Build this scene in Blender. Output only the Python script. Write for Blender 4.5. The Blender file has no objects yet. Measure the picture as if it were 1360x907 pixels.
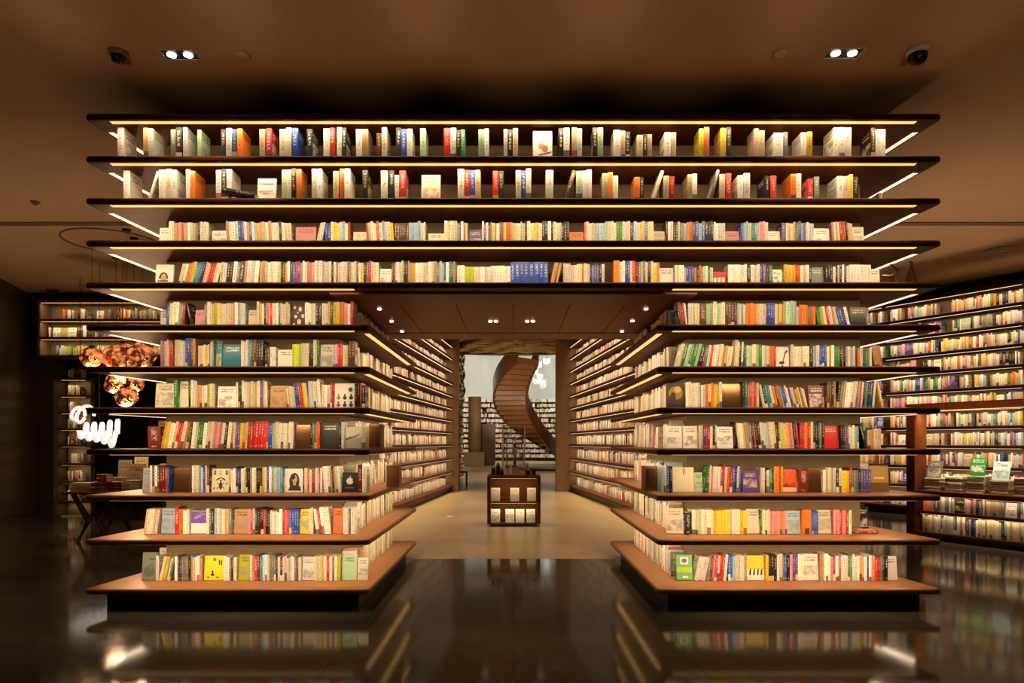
import bpy, bmesh, math, random
import numpy as np
from mathutils import Matrix, Vector
random.seed(7)
SC = bpy.context.scene
COL = SC.collection

# ---------------------------------------------------------------- camera
F, CX, CY, CAMZ = 907.0, 681.7, 587.0, 1.45          # focal length and principal point in pixels of the 1360x907 frame
cam = bpy.data.cameras.new('camera'); camo = bpy.data.objects.new('camera', cam); COL.objects.link(camo)
camo.location = (0, 0, CAMZ); camo.rotation_euler = (math.pi / 2, 0, 0)
cam.sensor_width = 36; cam.lens = F / 1360 * 36
cam.shift_x = -(CX - 680) / 1360; cam.shift_y = (CY - 453.5) / 1360
cam.clip_end = 300
SC.camera = camo
# ---------------------------------------------------------------- world, exposure
w = bpy.data.worlds.new('world'); SC.world = w; w.use_nodes = True
w.node_tree.nodes['Background'].inputs[0].default_value = (1, .72, .45, 1)
w.node_tree.nodes['Background'].inputs[1].default_value = .01
SC.view_settings.view_transform = 'Standard'; SC.view_settings.look = 'None'
SC.view_settings.exposure = 0.0; SC.view_settings.gamma = 1; SC.view_settings.use_curve_mapping = False
SC.cycles.max_bounces = 7; SC.cycles.diffuse_bounces = 4; SC.cycles.glossy_bounces = 3
SC.cycles.transmission_bounces = 6; SC.cycles.caustics_reflective = False; SC.cycles.caustics_refractive = False
SC.cycles.sample_clamp_indirect = 3.0
STRIP_W = 2.95            # watts per metre of LED shelf strip
WARM = (1.0, .75, .45)
def fill_spot(x, y, z, aim, watt, size, blend=.9, color=(1.0, .62, .33)):
    la = bpy.data.lights.new('added_fill', 'SPOT'); la.energy = watt; la.spot_size = math.radians(size); la.spot_blend = blend; la.shadow_soft_size = .12; la.color = color
    o = bpy.data.objects.new('added_fill', la); COL.objects.link(o); o.location = (x, y, z)
    o.rotation_euler = (Vector(aim) - Vector((x, y, z))).to_track_quat('-Z', 'Y').to_euler()
# added fill spots for the ceiling, without fixtures: a row behind the camera, and one each side behind the arch
for ux in (-5.2, -3.9, -2.6, -1.3, 0, 1.3, 2.6, 3.9, 5.2): fill_spot(ux * .85, -1.5, .7, (ux, 3.75, 4.5), 350 - abs(ux) * 22, 20.5, .5)
fill_spot(5.6, 9.3, .4, (6.3, 9.0, 4.5), 260, 110)
fill_spot(-5.4, 9.2, .4, (-6.6, 9.0, 4.5), 110, 110)

def PX(x, d): return (x - CX) * d / F                 # pixel column -> world x at depth d
def PZ(y, d): return CAMZ + (CY - y) * d / F          # pixel row -> world z at depth d
def floor_d(y): return CAMZ * F / (y - CY)            # depth of a floor point seen at row y
def lin(c): return tuple(((v / 255) / 12.92 if v <= 10 else ((v / 255 + .055) / 1.055) ** 2.4) for v in c)

# ---------------------------------------------------------------- materials
class NT:
    def __init__(s, name):
        s.m = bpy.data.materials.new(name); s.m.use_nodes = True
        s.t = s.m.node_tree; s.b = s.t.nodes['Principled BSDF']
    def n(s, t, **k):
        o = s.t.nodes.new(t)
        for a, v in k.items(): setattr(o, a, v)
        return o
    def put(s, inp, v):
        if isinstance(v, bpy.types.NodeSocket): s.t.links.new(v, inp)
        elif v is not None: inp.default_value = v
    def ma(s, op, a, b=None, c=None):
        o = s.n('ShaderNodeMath', operation=op)
        s.put(o.inputs[0], a); s.put(o.inputs[1], b); s.put(o.inputs[2], c)
        return o.outputs[0]
    def mix(s, f, a, b, mode='MIX'):
        o = s.n('ShaderNodeMix', data_type='RGBA', blend_type=mode)
        s.put(o.inputs[0], f); s.put(o.inputs[6], a); s.put(o.inputs[7], b)
        return o.outputs[2]
    def noise(s, vec, scale, detail=3, rough=.5):
        o = s.n('ShaderNodeTexNoise'); s.put(o.inputs['Vector'], vec)
        o.inputs['Scale'].default_value = scale; o.inputs['Detail'].default_value = detail; o.inputs['Roughness'].default_value = rough
        return o.outputs['Fac'], o.outputs['Color']
    def obj(s): return s.n('ShaderNodeTexCoord').outputs['Object']
    def geo(s): return s.n('ShaderNodeNewGeometry').outputs['Position']
    def mapping(s, vec, scale):
        o = s.n('ShaderNodeMapping'); s.put(o.inputs[0], vec); o.inputs['Scale'].default_value = scale
        return o.outputs[0]
    def ramp(s, f, stops):
        o = s.n('ShaderNodeValToRGB'); s.put(o.inputs[0], f); e = o.color_ramp.elements
        while len(e) < len(stops): e.new(.5)
        for i, (p, c) in enumerate(stops): e[i].position = p; e[i].color = (*c, 1)
        return o.outputs[0]
    def bump(s, h, st=.2, dist=.01):
        o = s.n('ShaderNodeBump'); s.put(o.inputs['Height'], h); o.inputs['Strength'].default_value = st; o.inputs['Distance'].default_value = dist
        s.t.links.new(o.outputs[0], s.b.inputs['Normal'])
    def fin(s, col=None, rough=None, metal=None, emit=None, es=None, spec=None):
        s.put(s.b.inputs['Base Color'], (*col, 1) if isinstance(col, tuple) and len(col) == 3 else col)
        s.put(s.b.inputs['Roughness'], rough); s.put(s.b.inputs['Metallic'], metal)
        if emit is not None:
            s.put(s.b.inputs['Emission Color'], (*emit, 1) if isinstance(emit, tuple) else emit); s.put(s.b.inputs['Emission Strength'], es)
        if spec is not None: s.b.inputs['Specular IOR Level'].default_value = spec
        return s.m

def m_wood(name, c1, c2, rough, axis=(1, 14, 14), spec=.4):
    t = NT(name); v = t.mapping(t.geo(), axis)
    f, _ = t.noise(v, 2.2, 5, .6); g, _ = t.noise(v, 14, 2, .5)
    k = t.ma('ADD', t.ma('MULTIPLY', f, .75), t.ma('MULTIPLY', g, .25))
    col = t.ramp(k, [(.3, c1), (.7, c2)])
    t.bump(k, .08, .004)
    return t.fin(col, rough, spec=spec)
def m_plain(name, c, rough=.6, metal=0.0, nz=.12, scale=6):
    t = NT(name); f, _ = t.noise(t.geo(), scale, 4, .6)
    a = tuple(x * (1 - nz) for x in c); b = tuple(min(1, x * (1 + nz)) for x in c)
    return t.fin(t.ramp(f, [(.3, a), (.7, b)]), rough, metal)
def m_emit(name, c, s):
    t = NT(name); return t.fin((.8, .8, .8), .5, 0.0, c, s)

M = {}
M['wood'] = m_wood('walnut_shelf', (.075, .021, .006), (.14, .042, .012), .45, spec=.12)  # darkened to put the shade under the upper boards into the colour
M['wood_lit'] = m_wood('walnut_lit_tops', (.20, .075, .024), (.34, .135, .045), .36, spec=.25)  # lightened walnut: strip light on the lower shelf tops painted into the colour
M['panel'] = m_wood('tan_back_panel', (.21, .14, .072), (.26, .175, .092), .6, (2, 2, 9))
M['soffit'] = m_wood('soffit_veneer', (.20, .078, .03), (.28, .115, .046), .5, (12, 1, 1))
M['dark'] = m_plain('black_plinth', (.008, .006, .005), .4)
M['ceiling'] = m_plain('ceiling_paint', (.56, .40, .25), .75, 0, .05, 1.5)
M['ceilgroove'] = m_plain('ceiling_slot_dark', (.16, .11, .07), .7)
M['metal_dark'] = m_plain('dark_metal', (.02, .018, .016), .4, .6)
M['white_plastic'] = m_plain('white_plastic', (.5, .45, .4), .5)
M['led'] = m_emit('led_diffuser_gold', (1.0, .56, .17), 1.3)
M['led2'] = m_emit('led_diffuser_pale', (1.0, .80, .58), 1.3)
M['lamp'] = m_emit('lamp_white', (1.0, .93, .82), 12)
M['lamp_small'] = m_emit('lamp_small', (1.0, .9, .75), 5)
M['coil'] = m_emit('coil_lamp_glow', (1.0, .93, .82), .8)
M['brass'] = None
t = NT('rippled_brass'); v = t.mapping(t.geo(), (.6, 4, 1.4)); f, _ = t.noise(v, 1.6, 3, .6); t.bump(f, .35, .12)
M['brass'] = t.fin((.62, .44, .2), .08, 1.0)
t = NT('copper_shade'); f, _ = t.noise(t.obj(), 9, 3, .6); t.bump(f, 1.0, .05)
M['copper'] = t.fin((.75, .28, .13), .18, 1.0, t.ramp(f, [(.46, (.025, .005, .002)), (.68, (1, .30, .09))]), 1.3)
M['copper_plain'] = m_plain('copper_sheet', (.30, .15, .07), .25, .9, .2, 3)
t = NT('polished_black_stone'); f, _ = t.noise(t.geo(), 1.3, 6, .65); g, _ = t.noise(t.geo(), 7, 3, .6)
M['stone'] = t.fin(t.ramp(f, [(.3, (.03, .025, .019)), (.75, (.07, .058, .042))]), t.ma('ADD', t.ma('MULTIPLY', g, .08), .05), 0.0, spec=.085)
M['joint'] = m_plain('stone_joint', (.006, .005, .004), .6)
t = NT('oak_floor'); v = t.mapping(t.geo(), (1, 9, 1)); f, _ = t.noise(v, 1.5, 5, .6); oi = t.n('ShaderNodeObjectInfo').outputs['Random']
M['oak'] = t.fin(t.mix(t.ma('MULTIPLY', oi, .5), t.ramp(f, [(.3, (.52, .36, .17)), (.7, (.60, .43, .22))]), (.47, .32, .15, 1)), .3)
t = NT('speckled_dark_wall'); vo = t.n('ShaderNodeTexVoronoi', feature='F1'); t.put(vo.inputs['Vector'], t.geo()); vo.inputs['Scale'].default_value = 7
f, _ = t.noise(t.geo(), 9, 3, .6); sz = t.n('ShaderNodeSeparateXYZ'); t.put(sz.inputs[0], t.geo())
low = t.ma('SUBTRACT', .34, t.ma('MULTIPLY', sz.outputs[2], .13))
spk = t.ma('LESS_THAN', t.ma('ADD', vo.outputs['Distance'], t.ma('MULTIPLY', f, .45)), low)
M['speckle'] = t.fin(t.mix(spk, (.075, .058, .036, 1), (.36, .31, .24, 1)), .3, .2)
M['blackwall'] = m_plain('dark_room_wall', (.02, .016, .012), .6)
M['greywall'] = m_plain('pale_upper_wall', (.62, .64, .60), .7, 0, .05, .5)
M['stonecol'] = m_wood('tan_stone_column', (.24, .16, .08), (.30, .20, .11), .5, (1, 1, 3))
M['pilaster'] = m_wood('brown_pilaster', (.22, .13, .06), (.28, .17, .085), .45, (6, 6, 1))
M['stairwood'] = m_wood('stair_wood', (.20, .085, .032), (.28, .125, .05), .35, (1, 8, 1))
M['stairdark'] = m_wood('stair_side_wood', (.085, .032, .014), (.13, .052, .024), .3, (4, 4, 1))
M['paper'] = m_plain('white_paper', (.8, .79, .75), .7, 0, .04)
t = NT('clear_glass'); tr = t.n('ShaderNodeBsdfTransparent'); gl = t.n('ShaderNodeBsdfGlossy'); gl.inputs['Roughness'].default_value = .03
mx = t.n('ShaderNodeMixShader'); mx.inputs[0].default_value = .13; t.t.links.new(tr.outputs[0], mx.inputs[1]); t.t.links.new(gl.outputs[0], mx.inputs[2])
t.t.links.new(mx.outputs[0], t.n('ShaderNodeOutputMaterial').inputs[0]); t.t.nodes.remove(t.t.nodes['Material Output']); M['glass'] = t.m
M['gold'] = m_plain('gold_trim', (.62, .40, .2), .35, .4)
M['redbrown'] = m_plain('maroon_cloth', (.16, .035, .03), .6)

# -- the one print material of all books: cover colour, ink and per-book number are mesh attributes; it draws titles, bands and pictures
t = NT('book_print')
at = lambda n, o: t.n('ShaderNodeAttribute', attribute_name=n).outputs[o]
cc, ink, kind, rnd = at('col', 'Color'), at('ink', 'Color'), at('kind', 'Fac'), at('rnd', 'Fac')
uv = t.n('ShaderNodeUVMap', uv_map='UVMap').outputs[0]
sx = t.n('ShaderNodeSeparateXYZ'); t.put(sx.inputs[0], uv); U, V = sx.outputs[0], sx.outputs[1]
def inside(a, lo, hi): return t.ma('MULTIPLY', t.ma('GREATER_THAN', a, lo), t.ma('LESS_THAN', a, hi))
def cells(nu, nv):
    co = t.n('ShaderNodeCombineXYZ')
    t.put(co.inputs[0], t.ma('FLOOR', t.ma('MULTIPLY', U, nu))); t.put(co.inputs[1], t.ma('FLOOR', t.ma('MULTIPLY', V, nv))); t.put(co.inputs[2], t.ma('MULTIPLY', rnd, 91.7))
    wn = t.n('ShaderNodeTexWhiteNoise', noise_dimensions='3D'); t.put(wn.inputs['Vector'], co.outputs[0])
    return wn.outputs['Value']
fr = lambda k: t.ma('FRACT', t.ma('MULTIPLY', rnd, k))
start = t.ma('ADD', .3, t.ma('MULTIPLY', fr(17.3), .25))
title = t.ma('MULTIPLY', t.ma('MULTIPLY', inside(U, .27, .73), t.ma('MULTIPLY', t.ma('GREATER_THAN', V, start), t.ma('LESS_THAN', V, .9))), t.ma('GREATER_THAN', cells(7, 46), .42))
title = t.ma('MULTIPLY', title, t.ma('LESS_THAN', t.ma('FRACT', t.ma('MULTIPLY', V, 9.2)), .78))
pub = t.ma('MULTIPLY', t.ma('MULTIPLY', inside(U, .3, .7), inside(V, .06, .13)), t.ma('GREATER_THAN', cells(6, 50), .4))
band = t.ma('MULTIPLY', t.ma('LESS_THAN', V, t.ma('ADD', .12, t.ma('MULTIPLY', fr(5.9), .2))), t.ma('GREATER_THAN', fr(7.3), .8))
spine = t.ma('MULTIPLY', t.ma('MAXIMUM', t.ma('MULTIPLY', t.ma('MAXIMUM', title, pub), .52), t.ma('MULTIPLY', band, .85)), t.ma('LESS_THAN', kind, .5))
co = t.n('ShaderNodeCombineXYZ'); t.put(co.inputs[0], U); t.put(co.inputs[1], t.ma('MULTIPLY', V, 1.4)); t.put(co.inputs[2], t.ma('MULTIPLY', rnd, 43.1))
pf, pcol = t.noise(co.outputs[0], 3.2, 4, .62)
picm = t.ma('MULTIPLY', t.ma('MULTIPLY', inside(U, .07, .93), inside(V, t.ma('ADD', .04, t.ma('MULTIPLY', fr(3.7), .2)), t.ma('ADD', .5, t.ma('MULTIPLY', fr(11.9), .15)))), t.ma('GREATER_THAN', fr(23.1), .35))
pict = t.ramp(pf, [(.40, (0, 0, 0)), (.56, (1, 1, 1))])
ctit = t.ma('MULTIPLY', t.ma('MULTIPLY', inside(U, .16, .84), t.ma('MAXIMUM', inside(V, .73, .8), inside(V, .84, .89))), t.ma('GREATER_THAN', cells(22, 60), .45))
isc = t.ma('MULTIPLY', t.ma('GREATER_THAN', kind, .5), t.ma('LESS_THAN', kind, 1.5))
accent = t.mix(.45, ink, pcol)
c1 = t.mix(spine, cc, ink)
c2 = t.mix(t.ma('MULTIPLY', t.ma('MULTIPLY', isc, picm), t.ma('MULTIPLY', pict, .8)), c1, accent)
c3 = t.mix(t.ma('MULTIPLY', isc, t.ma('MULTIPLY', ctit, .85)), c2, ink)
c4 = t.mix(t.ma('GREATER_THAN', kind, 1.5), c3, (.74, .67, .53, 1))
M['book'] = t.fin(c4, t.ma('ADD', .3, t.ma('MULTIPLY', fr(29.3), .25)))

# ---------------------------------------------------------------- object helpers
def tag(o, label=None, cat=None, group=None, kind=None):
    if label: o['label'] = label
    if cat: o['category'] = cat
    if group: o['group'] = group
    if kind: o['kind'] = kind
    return o
def link(name, me, mat=None, parent=None, loc=None, smooth=False):
    o = bpy.data.objects.new(name, me); COL.objects.link(o)
    if mat is not None and not me.materials: me.materials.append(mat)
    if parent: o.parent = parent
    if loc is not None: o.location = loc
    if smooth:
        for p in me.polygons: p.use_smooth = True
    return o
def empty(name, label, cat, loc=(0, 0, 0), group=None, rz=0):
    o = bpy.data.objects.new(name, None); COL.objects.link(o); o.location = loc; o.rotation_euler.z = rz; o.empty_display_size = .1
    return tag(o, label, cat, group)
class MB:
    def __init__(s): s.v = []; s.f = []
    def add(s, v, f):
        b = len(s.v); s.v += [tuple(p) for p in v]; s.f += [tuple(i + b for i in q) for q in f]; return s
    def box(s, x0, x1, y0, y1, z0, z1):
        return s.add([(x0, y0, z0), (x1, y0, z0), (x1, y1, z0), (x0, y1, z0), (x0, y0, z1), (x1, y0, z1), (x1, y1, z1), (x0, y1, z1)],
                     [(0, 3, 2, 1), (4, 5, 6, 7), (0, 1, 5, 4), (1, 2, 6, 5), (2, 3, 7, 6), (3, 0, 4, 7)])
    def prism(s, poly, z0, z1):
        n = len(poly)
        return s.add([(x, y, z0) for x, y in poly] + [(x, y, z1) for x, y in poly],
                     [tuple(range(n))[::-1], tuple(range(n, 2 * n))] + [(i, (i + 1) % n, n + (i + 1) % n, n + i) for i in range(n)])
    def tube(s, pts, r, n=10, caps=True):
        pts = [Vector(p) for p in pts]; m = len(pts); rr = r if hasattr(r, '__len__') else [r] * m
        V = []; up = Vector((0, 0, 1))
        for i, p in enumerate(pts):
            d = (pts[min(i + 1, m - 1)] - pts[max(i - 1, 0)]).normalized()
            a = d.cross(up if abs(d.z) < .95 else Vector((1, 0, 0))).normalized(); b = d.cross(a)
            for k in range(n):
                t_ = 2 * math.pi * k / n; V.append(p + (a * math.cos(t_) + b * math.sin(t_)) * rr[i])
        Fc = [(i * n + k, i * n + (k + 1) % n, (i + 1) * n + (k + 1) % n, (i + 1) * n + k) for i in range(m - 1) for k in range(n)]
        if caps: Fc += [tuple(range(n))[::-1], tuple(range((m - 1) * n, m * n))]
        return s.add(V, Fc)
    def lathe(s, prof, n=20, c=(0, 0, 0)):
        V = [(c[0] + r * math.cos(2 * math.pi * k / n), c[1] + r * math.sin(2 * math.pi * k / n), c[2] + z) for r, z in prof for k in range(n)]
        m = len(prof)
        Fc = [(i * n + k, i * n + (k + 1) % n, (i + 1) * n + (k + 1) % n, (i + 1) * n + k) for i in range(m - 1) for k in range(n)]
        return s.add(V, Fc + [tuple(range(n))[::-1], tuple(range((m - 1) * n, m * n))])
    def mesh(s, name):
        me = bpy.data.meshes.new(name); me.from_pydata(s.v, [], s.f); me.update(); return me
    def obj(s, name, mat, parent=None, loc=None, smooth=False, **kw):
        return link(name, s.mesh(name), mat, parent, loc, smooth)
def bevel(o, wd=.005, seg=2):
    b = o.modifiers.new('bevel', 'BEVEL'); b.width = wd; b.segments = seg; b.limit_method = 'ANGLE'; return o

def round_poly(poly, r, seg=5):
    out = []; n = len(poly)
    for i in range(n):
        p0, p, p1 = Vector(poly[i - 1]), Vector(poly[i]), Vector(poly[(i + 1) % n])
        a, b = (p0 - p).normalized(), (p1 - p).normalized()
        ang = math.acos(max(-1, min(1, a.dot(b)))); tl = r / math.tan(ang / 2); c = p + (a + b).normalized() * (r / math.sin(ang / 2))
        s, e = p + a * tl - c, p + b * tl - c
        a0, a1 = math.atan2(s.y, s.x), math.atan2(e.y, e.x); da = (a1 - a0 + math.pi) % (2 * math.pi) - math.pi
        out += [(c.x + r * math.cos(a0 + da * k / seg), c.y + r * math.sin(a0 + da * k / seg)) for k in range(seg + 1)]
    return out
def inset(poly, d):
    n = len(poly); out = []
    for i in range(n):
        p0, p, p1 = Vector(poly[i - 1]), Vector(poly[i]), Vector(poly[(i + 1) % n])
        e0, e1 = (p - p0), (p1 - p)
        n0 = Vector((-e0.y, e0.x)).normalized(); n1 = Vector((-e1.y, e1.x)).normalized(); m = (n0 + n1)
        m = m / max(.3, m.dot(n0)) if m.length > 1e-6 else n0
        out.append((p.x + m.x * d, p.y + m.y * d))
    return out
def board(poly, z0, z1, rc=.05):
    """a shelf board with a bullnose edge; poly counter-clockwise"""
    P = round_poly(poly, rc); h = z1 - z0; b = MB(); n = len(P)
    prof = [(.38, 0), (.16, .07), (.04, .22), (0, .42), (0, .6), (.04, .8), (.16, .94), (.34, 1)]
    V = []
    for dx, z in prof:
        V += [(x, y, z0 + z * h) for x, y in inset(P, dx * h)]
    m = len(prof)
    Fc = [(i * n + k, i * n + (k + 1) % n, (i + 1) * n + (k + 1) % n, (i + 1) * n + k) for i in range(m - 1) for k in range(n)]
    return b.add(V, Fc + [tuple(range(n))[::-1], tuple(range((m - 1) * n, m * n))])

def strip(parent, p0, p1, z, inward, wd=.045, watt=None, mat='led', tilt=30, light=True):
    """an LED strip let into a shelf's underside from p0 to p1; its lens throws the light towards `inward` (the books)"""
    p0, p1 = Vector((*p0, z)), Vector((*p1, z)); d = p1 - p0; L = d.length; d.normalize()
    i = Vector((*inward, 0)).normalized() * wd / 2
    b = MB(); q = [p0 - i, p1 - i, p1 + i, p0 + i]; up = Vector((0, 0, .012))
    b.add([c - Vector((0, 0, .002)) for c in q] + [c + up for c in q], [(0, 3, 2, 1), (4, 5, 6, 7), (0, 1, 5, 4), (1, 2, 6, 5), (2, 3, 7, 6), (3, 0, 4, 7)])
    b.obj('light_strip', M[mat], parent)
    if not light: return
    la = bpy.data.lights.new('strip_light', 'AREA'); la.shape = 'RECTANGLE'; la.size = L; la.size_y = .05
    la.energy = (STRIP_W if watt is None else watt) * L; la.color = WARM; la.spread = math.radians(142)
    o = bpy.data.objects.new('strip_light', la); COL.objects.link(o); o.parent = parent
    zx = d; nrm = (Vector((0, 0, -1)) * math.cos(math.radians(tilt)) + i.normalized() * math.sin(math.radians(tilt))); zz = -nrm; yy = zz.cross(zx)
    m = Matrix((zx, yy, zz)).transposed().to_4x4(); m.translation = (p0 + p1) / 2 + Vector((0, 0, -.012)); o.matrix_local = m

def spot(parent, loc, watt, size=120, color=(1, .8, .55), blend=.5, r=.03, aim=(0, 0, -1)):
    la = bpy.data.lights.new('spot', 'SPOT'); la.energy = watt; la.spot_size = math.radians(size); la.spot_blend = blend; la.shadow_soft_size = r; la.color = color
    o = bpy.data.objects.new('spot', la); COL.objects.link(o); o.location = loc; o.parent = parent
    o.rotation_euler = Vector(aim).to_track_quat('-Z', 'Y').to_euler(); return o

# ---------------------------------------------------------------- room shell
CEIL = CAMZ + 3.05
st = lambda o: tag(o, kind='structure')
floor = st(MB().box(-13, 13, -6, 26, -.12, -.006).obj('floor', M['joint']))
TW = 1.2; tile_me = None
OAK0 = floor_d(742)
tmb = MB().box(-TW / 2 + .0012, TW / 2 - .0012, -TW / 2 + .0012, TW / 2 - .0012, -.02, 0); tile_me = tmb.mesh('stone_slab'); tile_me.materials.append(M['stone'])
for i in range(-9, 9):
    for j in range(-4, 13):
        x, y = (i + .5) * TW, OAK0 - (j + .5 - 5) * -TW - 5 * TW - .6 * 0
        y = OAK0 + (j - 7 + .5) * TW
        if y > OAK0 and abs(x) < 2.4: continue
        if abs(x) > abs(y) * .78 + 2.2 and y > 0 : continue
        link('slab', tile_me, None, floor, (x, y, 0))
pm = MB().box(-.6 + .001, .6 - .001, -.3 + .001, .3 - .001, -.02, .0005).mesh('floor_board'); pm.materials.append(M['oak'])
for j in range(28):
    for i in range(4):
        link('floor_board', pm, None, floor, ((i - 1.5) * TW, OAK0 + .3 + j * .6, 0))
fl2 = MB(); fl2.box(-14, 14, OAK0 + 28 * .6, 66, -.12, 0)
st(fl2.obj('floor_atrium', M['oak']))
ceil = MB().box(-13, 13, -6, 20.2, CEIL, CEIL + .2); st(ceil.obj('ceiling', M['ceiling']))
st(MB().box(-13, 13, -6.2, -6, 0, CEIL).obj('wall_back', M['ceiling']))
for nm, x0, x1 in (('trim_1', -12, -3.2), ('trim_2', 3.2, 12)):
    st(MB().box(x0, x1, 9.46, 9.60, CEIL - .012, CEIL + .01).obj(nm, M['ceilgroove']))
# left speckled wall panel, its return, the dark room behind
LW = [(-7.6, 6.6), (-9.5, 12.55), (-10.2, 14.85)]
st(MB().prism([LW[0], LW[1], LW[2], (-10.4, 14.85), (-9.7, 12.5), (-7.8, 6.6)][::-1], 0, CEIL).obj('wall_left', M['speckle']))
st(MB().prism([(-7.8, 6.6), (-13, 6.6), (-13, 6.4), (-7.6, 6.4)], 0, CEIL).obj('wall_left_return', M['speckle']))
st(MB().box(-13, -2.9, 17.4, 17.6, 0, CEIL).obj('wall_far_left', M['blackwall']))
st(MB().box(2.9, 13, 17.4, 17.6, 0, CEIL).obj('wall_far_right', M['blackwall']))
st(MB().box(10.6, 10.8, -6, 17.4, 0, CEIL).obj('wall_right', M['ceiling']))
st(MB().box(-13, -12.8, -6, 17.4, 0, CEIL).obj('wall_outer_left', M['blackwall']))

# ceiling fixtures
def ceil_at(x, y):
    d = (CEIL - CAMZ) * F / (CY - y); return PX(x, d), d
for px, py, nm in ((239, 72, 'near the dark security dome'), (1121, 70, 'near the black camera')):
    X, Y = ceil_at(px, py)
    lab = 'black twin recessed downlight on the ceiling above the shelf\'s left end' if px < 600 else 'black twin recessed downlight on the ceiling above the shelf\'s right end'
    e = empty('twin_downlight', lab, 'downlight', (X, Y, CEIL), 'recessed twin downlights')
    fb = MB()
    for a in ((-.14, .14, -.075, -.065), (-.14, .14, .065, .075), (-.14, -.13, -.065, .065), (.13, .14, -.065, .065)): fb.box(*a, -.006, .0)
    fb.obj('frame', M['white_plastic'], e)
    MB().box(-.13, .13, -.065, .065, -.004, -.001).obj('housing', M['metal_dark'], e)
    for s in (-1, 1):
        MB().lathe([(.034, -.012), (.036, -.004)], 16, (s * .065, 0, 0)).obj('lens', M['lamp'], e)
    spot(e, (0, 0, -.03), 40, 100)
def puck(name, label, cat, px, py, prof, mat, group=None):
    X, Y = ceil_at(px, py)
    e = empty(name, label, cat, (X, Y, CEIL), group)
    MB().lathe([(r, -z) for r, z in prof][::-1], 20).obj('base', mat, e, smooth=True); return e
puck('smoke_detector', 'small round ceiling detector beside the left twin downlight', 'detector', 322, 72, [(.055, 0), (.055, .015), (.04, .03), (.01, .032)], M['ceiling'])
puck('smoke_detector', 'small round ceiling detector beside the right twin downlight', 'detector', 1036, 70, [(.055, 0), (.055, .015), (.04, .03), (.01, .032)], M['ceiling'])
e = puck('security_camera', 'black dome security camera on the ceiling at the right', 'camera', 1219, 66, [(.09, 0), (.085, .03), (.07, .04)], M['white_plastic'])
MB().lathe([(.02, -.115), (.05, -.10), (.068, -.07), (.07, -.035)], 20).obj('dome', M['metal_dark'], e, smooth=True)
e = puck('security_camera', 'dark dome security camera on the ceiling at the left', 'camera', 157, 69, [(.075, 0), (.07, .025), (.06, .035)], M['ceilgroove'])
MB().lathe([(.02, -.085), (.045, -.075), (.055, -.03)], 20).obj('dome', M['metal_dark'], e, smooth=True)
e = puck('sprinkler', 'tiny sprinkler head on the ceiling by the left slot', 'sprinkler', 47, 268, [(.06, 0), (.05, .01), (.02, .04)], M['ceilgroove'])
e = puck('air_vent', 'round ceiling air vent above the wall shelving at right', 'vent', 1328, 332, [(.22, 0), (.21, .012), (.16, .02), (.15, .006), (.1, .006), (.09, .02), (.01, .02)], M['white_plastic'])
e = puck('security_camera', 'small dark dome camera above the far left cabinet', 'camera', 70, 384, [(.10, 0), (.09, .03)], M['ceilgroove'])
MB().lathe([(.03, -.14), (.07, -.11), (.08, -.03)], 16).obj('dome', M['metal_dark'], e, smooth=True)

# ---------------------------------------------------------------- books
SR = dict(w=(236, 231, 220), c=(228, 214, 182), e=(196, 172, 140), g=(120, 122, 118), k=(30, 28, 30), r=(196, 42, 40), o=(226, 122, 40), y=(226, 190, 52),
          l=(196, 206, 50), n=(44, 122, 62), m=(176, 206, 164), b=(36, 78, 172), s=(164, 196, 212), p=(222, 140, 146), v=(98, 72, 140), t=(44, 134, 146),
          u=(96, 58, 36), d=(112, 30, 28), a=(196, 150, 96))
CN = dict(w='white', c='cream', e='beige', g='grey', k='black', r='red', o='orange', y='yellow', l='lime', n='green', m='pale green', b='blue', s='pale blue', p='pink',
          v='violet', t='teal', u='brown', d='dark red', a='tan')
def book_geo(wd, h, d):
    tk = min(.003, wd * .18); b = min(.004, wd * .18)
    P = [(0, 0), (wd * .5, -b), (wd, 0), (wd, d), (wd - tk, d), (wd - tk, tk), (tk, tk), (tk, d), (0, d)]; n = len(P)
    V = [(x, y, 0) for x, y in P] + [(x, y, h) for x, y in P]
    Fc, K, UV = [], [], []
    for i in range(n):
        j = (i + 1) % n; Fc.append((i, j, n + j, n + i))
        if i in (0, 1): u0, u1, k = i * .5, i * .5 + .5, 0
        elif i == 2: u0, u1, k = 0, 1, 1
        elif i == 8: u0, u1, k = 1, 0, 1
        else: u0 = u1 = .02; k = 0
        K.append(k); UV.append([(u0, 0), (u1, 0), (u1, 1), (u0, 1)] if u0 != u1 else [(.02, .97)] * 4)
    Fc += [tuple(range(n))[::-1], tuple(range(n, 2 * n))]; K += [0, 0]; UV += [[(.02, .97)] * n, [(.02, .97)] * n]
    x0, x1, y0, y1, z0, z1 = tk, wd - tk, tk, d - .003, .002, h - .004
    PV = [(x0, y0, z0), (x1, y0, z0), (x1, y1, z0), (x0, y1, z0), (x0, y0, z1), (x1, y0, z1), (x1, y1, z1), (x0, y1, z1)]
    PF = [(4, 5, 6, 7), (0, 3, 2, 1), (2, 3, 7, 6), (1, 2, 6, 5), (3, 0, 4, 7)]
    return (V, Fc, K, UV), (PV, PF)
def jitter(c):
    k = random.uniform(.82, 1.08); return tuple(min(255, v * k + random.uniform(-6, 6)) for v in c)
def ink_for(letter):
    return random.choice([(40, 34, 32), (60, 30, 26), (30, 40, 70), (150, 40, 30), (90, 70, 40)]) if letter in 'wceamsylpo' else random.choice([(235, 228, 210), (220, 190, 110), (240, 236, 228)])
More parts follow.
